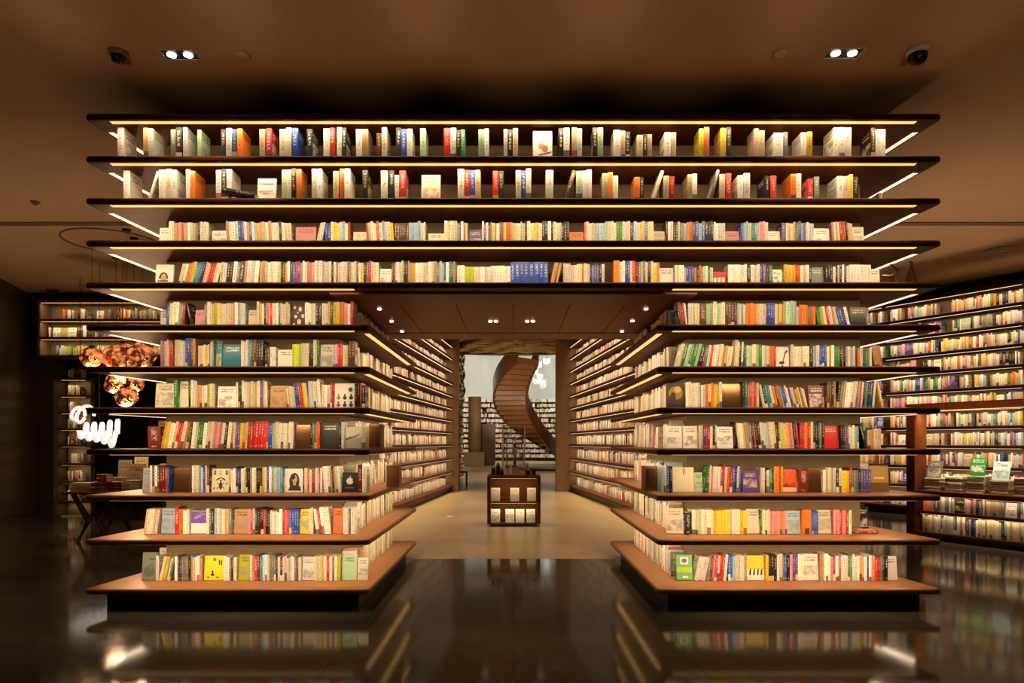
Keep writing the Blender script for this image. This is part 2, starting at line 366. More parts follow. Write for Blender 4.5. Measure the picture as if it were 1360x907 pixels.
class BookMesh:
    def __init__(s): s.V = []; s.F = []; s.K = []; s.C = []; s.I = []; s.R = []; s.UV = []; s.n = 0
    def add(s, mat, cov, pages, col, ink, r):
        def put(V, Fc, K, UV):
            b = s.n
            if mat is not None:
                A = np.array(V) @ np.array(mat.to_3x3()).T + np.array(mat.translation)
                V = A.tolist()
            s.V += V; s.n += len(V)
            s.F += [tuple(i + b for i in q) for q in Fc]; s.K += K; s.C += [col] * len(Fc); s.I += [ink] * len(Fc); s.R += [r] * len(Fc)
            for u in UV: s.UV += u
        if cov: put([list(v) for v in cov[0]], cov[1], cov[2], cov[3])
        if pages: put([list(v) for v in pages[0]], pages[1], [2] * 5, [[(0, 0)] * 4] * 5)
    def mesh(s, name):
        me = bpy.data.meshes.new(name); me.from_pydata(s.V, [], s.F)
        uv = me.uv_layers.new(name='UVMap'); uv.data.foreach_set('uv', np.array(s.UV, dtype=np.float32).ravel())
        for nm, ty, data in (('col', 'FLOAT_COLOR', s.C), ('ink', 'FLOAT_COLOR', s.I)):
            a = me.attributes.new(nm, ty, 'FACE'); a.data.foreach_set('color', np.array([(*c, 1) for c in data], dtype=np.float32).ravel())
        for nm, data in (('kind', s.K), ('rnd', s.R)):
            a = me.attributes.new(nm, 'FLOAT', 'FACE'); a.data.foreach_set('value', np.array(data, dtype=np.float32))
        me.materials.append(M['book']); me.update(); return me
REST = BookMesh()
CAND = []            # spine-out books of the arch bookcase; the 300 that show largest become objects
def one_book(name, mat, geo, letter, label, group, parts=True, ink=None, cat='book', col=None, r=None):
    col = lin(jitter(SR[letter])) if col is None else col; ink = lin(ink or ink_for(letter)); r = random.random() if r is None else r
    b = BookMesh(); b.add(None, geo[0], None if parts else geo[1], col, ink, r)
    o = link(name, b.mesh(name)); o.matrix_world = mat; tag(o, label, cat, group)
    if parts:
        p = BookMesh(); p.add(None, None, geo[1], col, ink, r); q = link('pages', p.mesh('pages')); q.parent = o
    return o
def ordinal(n): return f"{n}{'th' if 10 <= n % 100 <= 20 else {1: 'st', 2: 'nd', 3: 'rd'}.get(n % 10, 'th')}"
def T(x, y, z, rz=0, ry=0, rx=0):
    return Matrix.Translation((x, y, z)) @ Matrix.Rotation(rz, 4, 'Z') @ Matrix.Rotation(ry, 4, 'Y') @ Matrix.Rotation(rx, 4, 'X')
FACES = {}
def row(spec, d, z, hdef, where, depth, hvar=.012, faceset=.0):
    """books of one shelf. spec: 'x0 x1 letters [/deg|\\deg] [@ytop]' spine out, 'F x0 x1 letter [@ytop] [!name]' cover out"""
    end = -1e9; n_s = n_f = 0
    segs = [s.split() for s in spec.replace('\n', ' ').split(';') if s.strip()]
    for si, s in enumerate(segs):
        face = s[0] == 'F'
        if face: s = s[1:]
        x0, x1, let = float(s[0]), float(s[1]), s[2]; lean = 0; top = None; nm = None
        for q in s[3:]:
            if q[0] == '/': lean = float(q[1:])
            elif q[0] == '\\': lean = -float(q[1:])
            elif q[0] == '@': top = float(q[1:])
            elif q[0] == '!': nm = q[1:]
        X0, X1 = PX(x0, d), PX(x1, d); X0 = max(X0, end + .001)
        if X1 - X0 < .006: continue
        h0 = (PZ(top, d) - z) if top else hdef
        h0 = max(.08, h0)
        if face:
            n_f += 1; wd = X1 - X0 - .004; th = random.uniform(.016, .024)
            geo = book_geo(th, h0, wd)
            m = T(X0 + .002, d - .004 + th + .024, z + .0015, 0, 0, -math.radians(6 if h0 < .3 else 3)) @ Matrix.Rotation(-math.pi / 2, 4, 'Z')
            o = one_book('displayed_book', m, geo, let, f'{CN[let]} face-out book, {ordinal(n_f)} cover from left on {where}', 'books shown cover out', r=random.random())
            if nm: FACES[nm] = (o, th, h0, wd)
            end = X1; continue
        n = len(let); a = math.radians(abs(lean)); ov = h0 * math.sin(a) * .93
        nxt = segs[si + 1] if si + 1 < len(segs) else None
        if lean > 0 and not (nxt and any(q[0] == '/' for q in nxt[3:])): X1 -= ov
        prv = segs[si - 1] if si else None
        if lean < 0 and not (prv and any(q[0] == '\\' for q in prv[3:])): X0 += ov
        if X1 - X0 < .012 * n * .4: X1 = X0 + .012 * n * .4
        ws = [random.uniform(.75, 1.25) for _ in let]; k = (X1 - X0) / sum(ws); x = X0; hp = None; pl = ''
        for c, wf in zip(let, ws):
            bw = wf * k; h = h0 + random.uniform(-hvar, hvar)
            if c == pl and hp and random.random() < .75: h = hp
            hp, pl = h, c; n_s += 1
            wd = max(.004, bw * math.cos(a) - .0008); dy = random.uniform(-.004, .004); dep = min(depth, random.uniform(.85, 1) * depth)
            if lean > 0: m = T(x + bw, d + dy, z + .0015, 0, a) @ Matrix.Translation((-wd, 0, 0))
            elif lean < 0: m = T(x, d + dy, z + .0015, 0, -a)
            else: m = T(x, d + dy, z + .0015)
            CAND.append((wd * h, m, book_geo(wd, h, dep), c, f"{'slim' if wd < .022 else 'thick' if wd > .045 else 'upright' if not lean else 'tilted'} {CN[c]} book, {ordinal(n_s)} from left on {where}"))
            x += bw
        end = X1 + (ov if lean > 0 and not (nxt and any(q[0] == '/' for q in nxt[3:])) else 0)
PAL = 'wwwwwcccccccceeegksrpbymnouavta' + 'wwccce' * 3
def fill(p0, p1, z, normal, h=.22, dens=.94, depth=.13, thick=(.012, .036), pal=PAL, hv=.03, gaps=.06, face=.05):
    """stuff books along the line p0->p1 with their spines towards `normal`"""
    p0, p1 = Vector(p0), Vector(p1); d = p1 - p0; L = d.length; d.normalize(); nv = Vector(normal).normalized()
    if d.cross(-nv) < 0: p0, d = p1.copy(), -d
    rz = math.atan2(d.y, d.x); x = 0; hcur = h
    while x < L - .04:
        if random.random() < gaps: x += random.uniform(.03, .14); continue
        if random.random() < face:
            wd = random.uniform(.12, .17)
            if x + wd > L: break
            hh = h * random.uniform(.85, 1.05); c = random.choice(PAL); p = p0 + d * x; g = book_geo(.02, hh, wd)
            m = T(p.x, p.y, z + .001, rz) @ Matrix.Translation((0, .035, 0)) @ Matrix.Rotation(-.09, 4, 'X') @ Matrix.Rotation(-math.pi / 2, 4, 'Z')
            REST.add(m, g[0], g[1], lin(jitter(SR[c])), lin(ink_for(c)), random.random()); x += wd + .005; continue
        k = random.randint(1, 6); c0 = random.choice(pal); hcur = h + random.uniform(-hv, hv); tw = random.uniform(*thick)
        for _ in range(k):
            if x + tw > L: break
            c = c0 if random.random() < .45 else random.choice(pal); hh = hcur if random.random() < .5 else h + random.uniform(-hv, hv)
            if random.random() > .6: tw = random.uniform(*thick)
            p = p0 + d * x; g = book_geo(tw - .0006, hh, depth)
            REST.add(T(p.x, p.y, z + .001, rz), g[0], g[1], lin(jitter(SR[c])), lin(ink_for(c)), random.random()); x += tw
# ---------------------------------------------------------------- the arch bookcase
D0, D1 = 5.85, 8.73                         # front and back plane
XO, XOB, XI = 3.688, 3.345, 1.2335          # half widths: outer front, outer back, passage
CORE, CI, CO_ = 6.38, 1.62, 3.24
TOPS = [PZ(y, D0) for y in (150, 206.2, 262.2, 318.5, 374.3, 430.5, 486.2, 541, 596.3, 657.6, 716.8, 782.4)]
BT = .05
case = empty('bookcase', 'huge dark wood arch bookcase with lit overhanging shelves around a central passage', 'bookcase', (0, D0, 0))
cs = lambda b, name, mat, smooth=False: b.obj(name, mat, case, (0, -D0, 0), smooth)
def side_x(y): return XO + (XOB - XO) * (y - D0) / (D1 - D0)
full = [(-XO, D0), (XO, D0), (XOB, D1), (-XOB, D1)]
class Off:                                   # strips are laid out in world coordinates, their parent sits at y = D0
    pass
off = bpy.data.objects.new('led_track', None); COL.objects.link(off); off.parent = case; off.location = (0, -D0, 0)
for i, z in enumerate(TOPS):
    polys = [full] if i < 5 else [[(s * XO, D0), (s * XI, D0), (s * XI, D1), (s * XOB, D1)] for s in (-1, 1)]
    for poly in polys:
        if sum(poly[k - 1][0] * poly[k][1] - poly[k][0] * poly[k - 1][1] for k in range(4)) < 0: poly = poly[::-1]
        o = cs(board(poly, z - BT, z), 'shelf', M['wood_lit' if i > 8 else 'wood'], True)
    if i == 11: continue
    zs = z - BT - .001
    if i < 4: strip(off, (-3.484, D0 + .068), (3.484, D0 + .068), zs, (0, 1))
    else:
        for s in (-1, 1): strip(off, (s * 3.484, D0 + .068), (s * 1.38, D0 + .068), zs, (0, 1), watt=STRIP_W * (1.55 if i > 8 else 1))
    for s in (-1, 1):
        ya, yb = 6.11, 8.5
        strip(off, (s * (side_x(ya) - .06), ya), (s * (side_x(yb) - .06), yb), zs, (-s, 0), mat='led2', watt=STRIP_W * .8)
        if i >= 5: strip(off, (s * (XI + .062), 6.05), (s * (XI + .062), 8.47), zs, (s, 0), watt=STRIP_W * .85)
for s in (-1, 1):                            # plinths under the two towers
    q = [(s * (XO - .135), D0 + .124), (s * (XI + .12), D0 + .124), (s * (XI + .12), D1 - .12), (s * (XOB - .12), D1 - .12)]
    if s > 0: q = q[::-1]
    cs(MB().prism(q, 0, TOPS[11] - BT), 'plinth', M['dark'])
for i in range(11):                          # tan core panels between the shelves
    z0, z1 = TOPS[i + 1], TOPS[i] - BT
    rng = [(-CO_, CO_)] if i < 4 else [(-CO_, -CI), (CI, CO_)]
    for a, b in rng: cs(MB().box(a, b, CORE, D1 - .45, z0, z1), 'back_panel', M['panel'])
cs(MB().box(-CO_ + .3, CO_ - .3, CORE + .3, D1 - .3, TOPS[0], CEIL), 'top_block', M['dark'])
# passage soffit: framed veneer panels with seams and little downlights
zb = TOPS[4] - BT
seams = [-1.62, -1.09, -.545, 0, .54, 1.07, 1.62]
for a, b in zip(seams, seams[1:]):
    bevel(cs(MB().box(a + .005, b - .005, 6.48, 8.18, zb - .012, zb - .002), 'soffit_panel', M['soffit']), .003, 1)
cs(MB().box(-1.62, 1.62, 8.2, 8.66, zb - .018, zb - .002), 'soffit_rail', M['soffit'])
cs(MB().box(-1.62, 1.62, 6.02, 6.46, zb - .018, zb - .002), 'soffit_rail', M['soffit'])
for px, py, tw in ((504, 408, 0), (520, 424.5, 0), (534, 438, 0), (858, 408, 0), (840, 424, 0), (826, 438, 0), (655, 424.5, 1), (704, 424.5, 1)):
    d = (zb - CAMZ) * F / (CY - py); X = PX(px, d)
    for k in ((-.03, .03) if tw else (0,)):
        cs(MB().lathe([(.02, zb - .026), (.02, zb - .014)], 12, (X + k, d, 0)), 'downlight', M['lamp_small'])
    spot(off, (X, d, zb - .04), 16 if tw else 9, 95)

W = 'the {} of the arch bookcase'
R1 = """190.6 203.8 aw;227 242 gk;243 249 w;262 267 m;293.5 300 k;300 308 w;308 315 b;315 322 o;344.5 352 e;353 361 r;371 380 w;380 387 c;387 396 b;407.5 415 k;
429.5 438 w;438 445 r;447.5 454 w;454.5 460 k;473 481 w;481 489 e;500 507 u @177;507 514 c;526 532.5 k;532.5 540 b;540.5 547.5 w;558 565.5 m;589.5 598 r;598 606 w;606 612 k @173;612 617.5 n;
635.5 643.5 m;643.5 649 w;669 674 w;674 681 k;681 688 e;F 708 734 w !eggs;742 748.5 k;748.5 756.5 w;759.5 766.5 e;766.5 773 w;787 793.5 k;793.5 801 m;815 824.5 w @174.5;824.5 830.5 e @174.5;830.5 837 k @174.5;
846 854 e @179.5;854 859.5 k @179;859.5 866 e @179;882.5 891 w @177;891.5 898 c @177;928.5 935 y;935 942 o;957 964.5 y;964.5 971 k;1001.5 1008 e @172;1008 1016 e @172;1027.5 1040 w @175;1040 1046.5 g @175;
1064 1071.5 w @177;1072 1079 y @175;1107 1131 www;1157 1163 k;1163 1176 ww"""
R2 = """195 211 w /18;211 220 w;220 228 e;228 235 w;247 252.5 w;252.5 259 o;287 294 w;294 301 k;301 308 w;F 340 365 w @235 !title;374.5 381 m;381 387 c;387 393.5 k;393.5 400.5 o;414 421 w;421 427.5 w;
442.5 450 e;451 457.5 o;457.5 465 w;481.5 488.5 k;506 515 w;517 523.5 k;524 530 w @232;530.5 539 r;F 559 584.5 c @230;608 616.5 w;616.5 624 r;624 631 b;631 638 e;654.5 662 r;662.5 669 k;685 692 c;692 698.5 b;698.5 705.5 c;
725 735 w;747 765 u /17;765 773.5 m;773.5 779 w;779 786 w;800 807.5 e @231;807.5 814 o @231;814 821 w @232;842.5 850 o @236;850 855 k @236;864 881 c /18;881 888.5 e @233;889 896 r @233;913.5 919.5 e @232;919.5 926 w @232;
941 955 g /14;955.5 963 e @230;964 971.5 r @231;980 987.5 w @233;987.5 996 w @231;1015.5 1021.5 k @235;1023 1031 r @232;1050 1057 o @232;1057.5 1064 c @231;1073 1080 r @239;1081.5 1088.5 g @236;1112 1121 w @233;1121 1128 c @233;1128 1133 y @233;1133 1140 k @234"""
R3 = """F 209 224 w @301;224 277 cceapoewwegkwwc;F 279 300 w @305;300 388 pcwsbbwevwsypcwecwwkwcc \\3;F 391 418 p @300;418 432 cw /12;432 465 bbwylwswr;F 468 486 c @307;486 524 ocwcrwswcy \\4;524 565 uuuuuusssswc;
F 568 590 w @309;590 607 ccccc @295;607 621 sbwoc;F 622 640 v @304;640 700 wvwkecywrvyoopywcmck;700 756 cmyeckkwkccckkk;F 756 776 o @307;776 868 pwcecsssmccwnnwcwuswycgcc;F 868 884 c @306;884 963 kwckkcgsooubsbkkkwwww;
F 963 984 p @306;984 1020 bsscttcppw;F 1020 1038 w @306;1038 1081 vvwecygbsvwww;F 1081 1104 w @302;1104 1134 pwecrrrkec \\4;F 1134 1150 c @300"""
R4 = """F 204 228 w @350 !hut;234 290 ccceoyyttbkpcrrrcck /14;290 345 ewkkwgupwww /6;345 443 aecwwwcckuywbvrvewwppcwwwecwwk;443 503 wgcwwcvewcvcykgrwcc;F 503 520 w @356;520 607 krwwcwkkeayywwcwcwwcegssbwtnau;607 617 ww @354;
617 630 lll @353;630 678 wwwwwwwwwwww @355;678 728 bbbbbbbb @348;729 746 aaua /12;748 803 cwewwwccocskgbvkw @351;815 823 o @348;823 876 wcbbwrdgcgckwya;F 876 896 w @355;896 947 wwwwcbbbokogwwnm @354;F 947 967 r @360 !signs;
967 1026 wwwwcwkwcwbvkn @352;F 1026 1041 w @357;1041 1057 yyy @352;1057 1078 rowcwk @353;F 1078 1096 g @354;1096 1128 kkkwkwkwkw @353;1128 1157 wwwwww @353;F 1157 1171 w @356"""
L = {}
L[5] = """220 247 bccwegd /4;247 257 k \\12;F 257 271 p @411;272 326 gccmyycwecepwscs;F 328 340 c @411;341 385 wycckpprccwbcccec;F 385 405 u @402 !dots;405 470 wwwwkkwceuyyoopwr"""
L[6] = """213 230 pvecrr;232 246 cccc;246 252 bb @449;252 260 uuaa @449;263 278 cccwyc @459;279 284 wg;F 284 293 t @452;F 294 320 t @457;320 335 wcwst;335 350 uukuk;352 366 kuww @461;F 367 388 w @464;388 400 llll @459;400 410 ccc @457;410 416 kk;416 424 ccn;F 424 442 c @457;442 462 sprrcc @458;463 471 uu"""
L[7] = """F 204 230 c @509;231 236 n;F 236 250 c @506;250 262 kcww;262 285 ypcwlwc @511;F 287 312 w @513;313 355 wkkwcccwcywvcc;F 357 380 a @512;380 393 ccccc \\5 @514;393 411 bbrryys \\7 @510;411 427 wwwwc \\4 @505;427 441 cwwr @510;F 443 470 w @509 !figures;471 485 kkrk @510"""
L[8] = """196 213 d @566;213 250 yywcrrcau /11;250 305 kwwnnweccpppwkc /6;305 338 acvvyycrrr /3;338 353 rrrr /3;353 390 rbbsywwccmww /2;F 391 412 u @564 !copper1;412 425 kgnor;F 425 449 k @562;450 457 kw @561;F 457 480 g @567 !photo;480 486 c"""
L[9] = """F 187 199 s @622;199 225 cvwuddrb;F 228 250 u @622 !copper2;255 278 wwwswbcu;F 279 304 c @623 !bug;304 313 ccw @623;313 376 kbkwckkgwckkkywbwswsst @621;F 376 402 w @623 !portrait;402 428 kccrwrvwcrw @623;428 453 wwcskyww \\4 @619;F 453 474 k @628 !apple;475 487 dw @616"""
L[10] = """190 212 ccccc /8 @677;F 212 232 s @676;232 237 r @672;237 243 o @678;243 251 cww @678;F 251 273 v @679 !violet;274 308 wgkswcwaeg;F 309 330 a @677;330 356 prskkkkrk;356 371 kwwwww @679;371 384 wrpr;384 397 bbbb;F 397 410 y @677;410 416 wc;416 440 wcrwwww \\7 @675;F 441 455 o @676;456 474 wwgww"""
L[11] = """F 186 206 g @735 !greybook;207 211 w;211 232 cylgwg /12 @740;232 268 wvkgggkeecwp @740;F 269 297 l @739 !yellow;297 314 cwgkc @740;F 315 332 l @738;332 345 werd @738;345 366 tswcggg @738;366 400 kwkwecscwgvc @740;F 400 417 w @741;417 444 cccywrwg @739;444 452 wl;F 453 473 m @738;F 474 488 w @742"""
R = {}
R[5] = """899 914 krdrw \\6;914 929 wwcc;929 938 u;938 963 mmcmc @402;963 979 uuuu @402;979 990 swsw @404;990 1005 oooo @403;1005 1017 ccc @404;1017 1029 bbbb @402;1029 1040 wyyo @403;1040 1058 mmms @400;1058 1083 eooonoo @406;1083 1096 nnll \\7 @407;1096 1116 wrcceec \\9 @407;1116 1131 bbkw \\14 @408;F 1131 1153 k @407"""
R[6] = """898 930 cnmnnmk /14 @457;930 970 rtcrwwccomcc /8 @459;970 988 rawcckw /3;988 1012 nwmcmn @458;1012 1022 ccw @460;1022 1031 oor @460;F 1031 1050 c @460 !plant;1050 1075 wcccwc @459;1075 1088 ksw @459;1088 1098 bbb @459;1098 1108 cyw @460;1108 1115 nnn @461;1115 1123 krk @461;1123 1136 swsw @461;1139 1158 ocbngw @463;1158 1174 aa \\10 @460"""
R[7] = """F 886 911 u @509 !goldpic;911 930 wcwcw @508;931 937 ww @510;937 955 ocoyy @509;955 959 c;F 960 986 u @509 !copper3;986 1008 kngrprc @508;1008 1050 ckttwouogbbw \\12 @512;1050 1074 wvveekcyuew \\14 @515;F 1075 1098 d @512;1098 1110 uuka;1110 1138 kgewwcct /7;1138 1164 prwktkbkw /5;1164 1174 yc \\10"""
R[8] = """F 885 907 w @566;F 908 928 w @566;928 952 cybrrckw @566;F 953 975 w @567;975 1005 kcwcceotgkr \\6;1005 1032 kkwwwccc \\6;1032 1062 kkywypppkr \\6;1062 1080 rrorc;1080 1095 kkkgk;F 1095 1116 r @566;1116 1141 kkvvcwcst @566;1141 1152 k \\14;1152 1170 eaee @570"""
R[9] = """878 893 swbk @620;F 894 923 c @621 !seal;F 923 934 m @628;934 941 n /10;941 985 wowwwrrcorbkwb /3;F 987 1009 v @626;1010 1028 wckwnk @623;1028 1035 o @620;1035 1040 ry @621;F 1040 1060 o @624 !script;1060 1074 d @624;F 1074 1092 u @622 !copper4;1093 1118 wccmwkc @623;1118 1128 yy @626;1128 1143 rgggk @623;1143 1157 vvvv @624;F 1157 1183 a @619 !goldbox"""
R[10] = """F 885 909 c @676;910 918 k @680;919 992 cccccccyyyyyccccyy @677;F 992 1010 c @677;1010 1045 ncccpppppopp @678;F 1045 1065 s @679;1065 1078 oooo @678;1078 1087 bbbb @679;F 1087 1106 c @678;1107 1127 ppprppr @678;1127 1131 m @678"""
R[11] = """F 899 921 n @738 !greencard;922 936 ww /12 @740;936 967 gguprwrrw /5;967 992 bbscewce;F 993 1017 y @739 !birdcard;1017 1045 ykkkwcgb @736;1045 1066 kpvvwc @737;F 1067 1089 w @737;1089 1100 aaww @737;1100 1135 wprwsrwwcngw @738;1135 1179 scaawbwprrgkk @739;F 1180 1194 w @740"""
row(R1, 5.97, TOPS[1], .283, W.format('top shelf'), .205)
row(R2, 5.97, TOPS[2], .283, W.format('second shelf down'), .205)
row(R3, 6.12, TOPS[3], .236, W.format('third shelf down'), .15)
row(R4, 6.12, TOPS[4], .240, W.format('fourth shelf down'), .15)
NTH = {5: 'highest', 6: 'sixth', 7: 'fifth', 8: 'fourth', 9: 'third', 10: 'second', 11: 'lowest'}
for i in range(5, 12):
    d = {9: 6.14, 10: 6.2, 11: 6.2}.get(i, 6.15)
    wh = (lambda side: f'{NTH[i]} shelf of the {side} tower' if i in (5, 11) else f'{NTH[i]} shelf up, {side} tower')
    hd = {5: .243, 6: .262, 7: .25, 8: .236, 9: .236, 10: .232, 11: .232}[i]
    row(L[i], d, TOPS[i], hd, wh('left'), .15); row(R[i], d, TOPS[i], hd, wh('right'), .15)
CAND.sort(key=lambda c: -c[0])
for k, (a, m, g, c, lab) in enumerate(CAND):
    if k < 300: one_book('book', m, g, c, lab, 'spine-out books on the arch bookcase')
    else: REST.add(m, g[0], g[1], lin(jitter(SR[c])), lin(ink_for(c)), random.random())
# books along the passage and the outer sides of the towers
for i in range(5, 12):
    for s in (-1, 1):
        fill((s * 1.48, 6.42), (s * 1.48, 8.36), TOPS[i], (-s, 0), .235, pal='wwwwwccccccwwceegsmkpa', depth=.13, gaps=.03 if i > 8 else .08)
        fill((s * (side_x(6.35) - .3), 6.4), (s * (side_x(7.9) - .3), 7.9), TOPS[i], (s, 0), .235, pal='wwwwcccceegka', depth=.13, gaps=.2 if i > 8 else .5)
for i in (1, 2, 3, 4):
    for s in (-1, 1): fill((s * (side_x(6.15) - .25), 6.9), (s * (side_x(7.9) - .25), 7.9), TOPS[i], (s, 0), .26, pal='wwcegr', gaps=.6)

# ---------------------------------------------------------------- printed covers that can be recognised
PR = {}
def pmat(c):
    if c not in PR: PR[c] = m_plain('print_%02x%02x%02x' % c, lin(c), .5, 0, .06, 30)
    return PR[c]
def ell(cx, cy, rx, ry, n=20, a0=0, a1=360, rot=0):
    out = []
    for k in range(n + (a1 - a0 < 360)):
        a = math.radians(a0 + (a1 - a0) * k / n); x, y = rx * math.cos(a), ry * math.sin(a); c, s = math.cos(math.radians(rot)), math.sin(math.radians(rot))
        out.append((cx + x * c - y * s, cy + x * s + y * c))
    return out
def rect(x0, y0, x1, y1): return [(x0, y0), (x1, y0), (x1, y1), (x0, y1)]
def cover_print(key, shapes):
    if key not in FACES: return
    o, th, h, wd = FACES[key]
    for i, (nm, c, poly) in enumerate(shapes):
        n = len(poly); lift = .0006 * (i + 1)
        MB().add([(th + lift, u * wd, v * h) for u, v in poly], [tuple(range(n))]).obj(nm, pmat(c), o)
def lines(c, y, n, x0=.2, x1=.8, hh=.03):
    st_ = (x1 - x0) / n; return [('lettering', c, rect(x0 + k * st_, y, x0 + k * st_ + st_ * .7, y + hh)) for k in range(n)]
cover_print('eggs', [('cover_ground', (226, 222, 214), rect(.01, .01, .99, .99)), ('cover_picture', (196, 200, 204), [(.02, .72), (.98, .45), (.98, .62), (.02, .9)]), ('cover_picture', (186, 130, 96), ell(.42, .5, .16, .1)),
                     ('cover_picture', (160, 100, 72), ell(.62, .42, .16, .11)), ('cover_picture', (80, 70, 60), [(.3, .2), (.95, .3), (.95, .33), (.3, .23)])])
cover_print('title', [('cover_ground', (234, 228, 216), rect(.01, .01, .99, .99))] + lines((90, 84, 80), .74, 9, .08, .92, .07) + lines((200, 60, 50), .42, 10, .1, .9, .07) + lines((200, 60, 50), .3, 4, .35, .65, .05))
cover_print('hut', [('cover_ground', (232, 226, 212), rect(.01, .01, .99, .99)), ('cover_picture', (86, 40, 26), ell(.45, .42, .27, .27, 16, 0, 180)), ('cover_picture', (214, 150, 110), ell(.46, .46, .14, .16))] + lines((60, 40, 34), .3, 7, .15, .75, .07) + lines((60, 40, 34), .18, 7, .15, .75, .07))
cover_print('figures', [('cover_ground', (232, 228, 218), rect(.01, .01, .99, .99))] + [q for i, cx in enumerate((.2, .52, .84)) for j, (cy, c) in enumerate(((.18, (170, 40, 50) if i == 0 else (40, 36, 50)), (.47, (150, 120, 90) if i == 0 else (30, 32, 46))))
             for q in (('cover_picture', c, ell(cx, cy - .04, .1, .075, 12)), ('cover_picture', c, ell(cx, cy + .07, .05, .045, 10)))] + [('cover_picture', (70, 40, 44), ell(.8, .75, .1, .09))])
K_ = (58, 50, 38)
cover_print('bug', [('cover_ground', (228, 216, 186), rect(.01, .01, .99, .99)), ('cover_picture', K_, ell(.5, .28, .085, .17, 16)), ('cover_picture', K_, ell(.5, .49, .055, .045, 12)), ('cover_picture', K_, ell(.36, .56, .16, .03, 12, rot=24)), ('cover_picture', K_, ell(.64, .56, .16, .03, 12, rot=-24)),
                    ('cover_picture', K_, ell(.37, .36, .1, .018, 8, rot=-35)), ('cover_picture', K_, ell(.63, .36, .1, .018, 8, rot=35)), ('cover_picture', K_, ell(.37, .2, .1, .018, 8, rot=35)), ('cover_picture', K_, ell(.63, .2, .1, .018, 8, rot=-35)),
                    ('cover_picture', (150, 132, 96), ell(.15, .16, .08, .03, 10, rot=40)), ('cover_picture', (150, 132, 96), ell(.85, .36, .08, .03, 10, rot=35))] +
            [('lettering', K_, rect(u, v, u + w_, v + .028)) for u, w_ in ((.12, .13), (.76, .13)) for v in (.74, .79, .84, .89)] + [('lettering', K_, rect(u, .75, u + .025, .91)) for u in (.17, .81)] + [('lettering', (120, 104, 74), rect(.42, v, .58, v + .02)) for v in (.74, .8, .86)])
cover_print('portrait', [('cover_ground', (234, 230, 222), rect(.01, .01, .99, .99)), ('cover_picture', (58, 40, 34), ell(.52, .46, .27, .36, 22)), ('cover_picture', (52, 46, 54), [(.2, .06), (.9, .06), (.82, .28), (.3, .28)]),
                         ('cover_picture', (206, 160, 132), ell(.54, .56, .13, .17)), ('cover_picture', (206, 160, 132), rect(.47, .3, .6, .42)), ('cover_picture', (48, 30, 26), ell(.44, .66, .13, .13, 14, rot=-30)),
                         ('cover_picture', (70, 46, 40), rect(.46, .585, .51, .6)), ('cover_picture', (70, 46, 40), rect(.58, .585, .63, .6)), ('cover_picture', (170, 70, 66), rect(.5, .455, .6, .475))])
cover_print('apple', [('cover_ground', (16, 22, 24), rect(.01, .01, .99, .99)), ('cover_emblem', (226, 222, 214), ell(.5, .56, .23, .17, 22)), ('cover_emblem', (16, 22, 24), ell(.76, .6, .09, .07)), ('cover_emblem', (226, 222, 214), ell(.53, .78, .03, .06, 10, rot=-30))] + lines((120, 140, 140), .2, 6, .2, .8, .05))
cover_print('plant', [('cover_ground', (232, 224, 204), rect(.01, .01, .99, .99)), ('cover_picture', (40, 36, 34), [(.5, .3), (.56, .3), (.78, .75), (.7, .77)]), ('cover_picture', (40, 36, 34), ell(.45, .3, .2, .07, 14)), ('cover_picture', (40, 36, 34), ell(.5, .16, .06, .04, 8)), ('cover_picture', (40, 36, 34), ell(.8, .78, .12, .05, 8, rot=30))])
cover_print('yellow', [('cover_ground', (222, 206, 40), rect(.01, .01, .99, .99)), ('cover_picture', (44, 60, 30), ell(.42, .22, .09, .06)), ('cover_picture', (40, 40, 30), ell(.42, .33, .05, .06)), ('cover_picture', (90, 130, 60), ell(.5, .84, .08, .07)), ('cover_picture', (60, 70, 20), rect(.7, .62, .76, .82)),
                       ('cover_picture', (60, 70, 20), rect(.8, .6, .86, .8)), ('cover_picture', (50, 60, 30), ell(.22, .12, .07, .025)), ('cover_picture', (50, 60, 30), ell(.66, .12, .07, .025))])
cover_print('script', [('cover_ground', (222, 84, 36), rect(.01, .01, .99, .99)), ('cover_band', (232, 190, 160), rect(.01, .02, .99, .2))] + [('lettering', (24, 18, 18), ell(u, .32, .12, .07, 14)) for u in (.3, .75)] + [('lettering', (222, 84, 36), ell(u, .32, .07, .035, 12)) for u in (.3, .75)] +
            [('lettering', (24, 18, 18), rect(.02, .26, .18, .3)), ('lettering', (24, 18, 18), rect(.42, .25, .62, .29)), ('lettering', (24, 18, 18), rect(.05, .8, .2, .84))])
cover_print('goldbox', [('cover_ground', (168, 128, 70), rect(.01, .01, .99, .99)), ('cover_band', (112, 74, 42), rect(.01, .01, .99, .36))] + lines((228, 204, 150), .5, 6, .24, .78, .07))
cover_print('greencard', [('cover_ground', (120, 184, 110), rect(.01, .01, .99, .99)), ('cover_picture', (228, 222, 222), rect(.25, .62, .75, .9)), ('cover_picture', (140, 80, 130), ell(.5, .76, .16, .09)), ('cover_picture', (176, 206, 70), rect(.02, .3, .98, .5)), ('cover_label', (235, 230, 220), rect(.38, .08, .72, .16))])
cover_print('birdcard', [('cover_ground', (230, 222, 200), rect(.01, .01, .99, .99)), ('cover_picture', (222, 196, 50), rect(.03, .42, .97, .97))] + [('cover_picture', (36, 32, 30), [(u, .2), (u + .09, .2), (u + .13, .42), (u + .04, .42)]) for u in (.12, .34, .56, .76)] + [('cover_picture', (200, 70, 40), ell(u + .09, .45, .05, .03, 8)) for u in (.12, .34, .56, .76)])
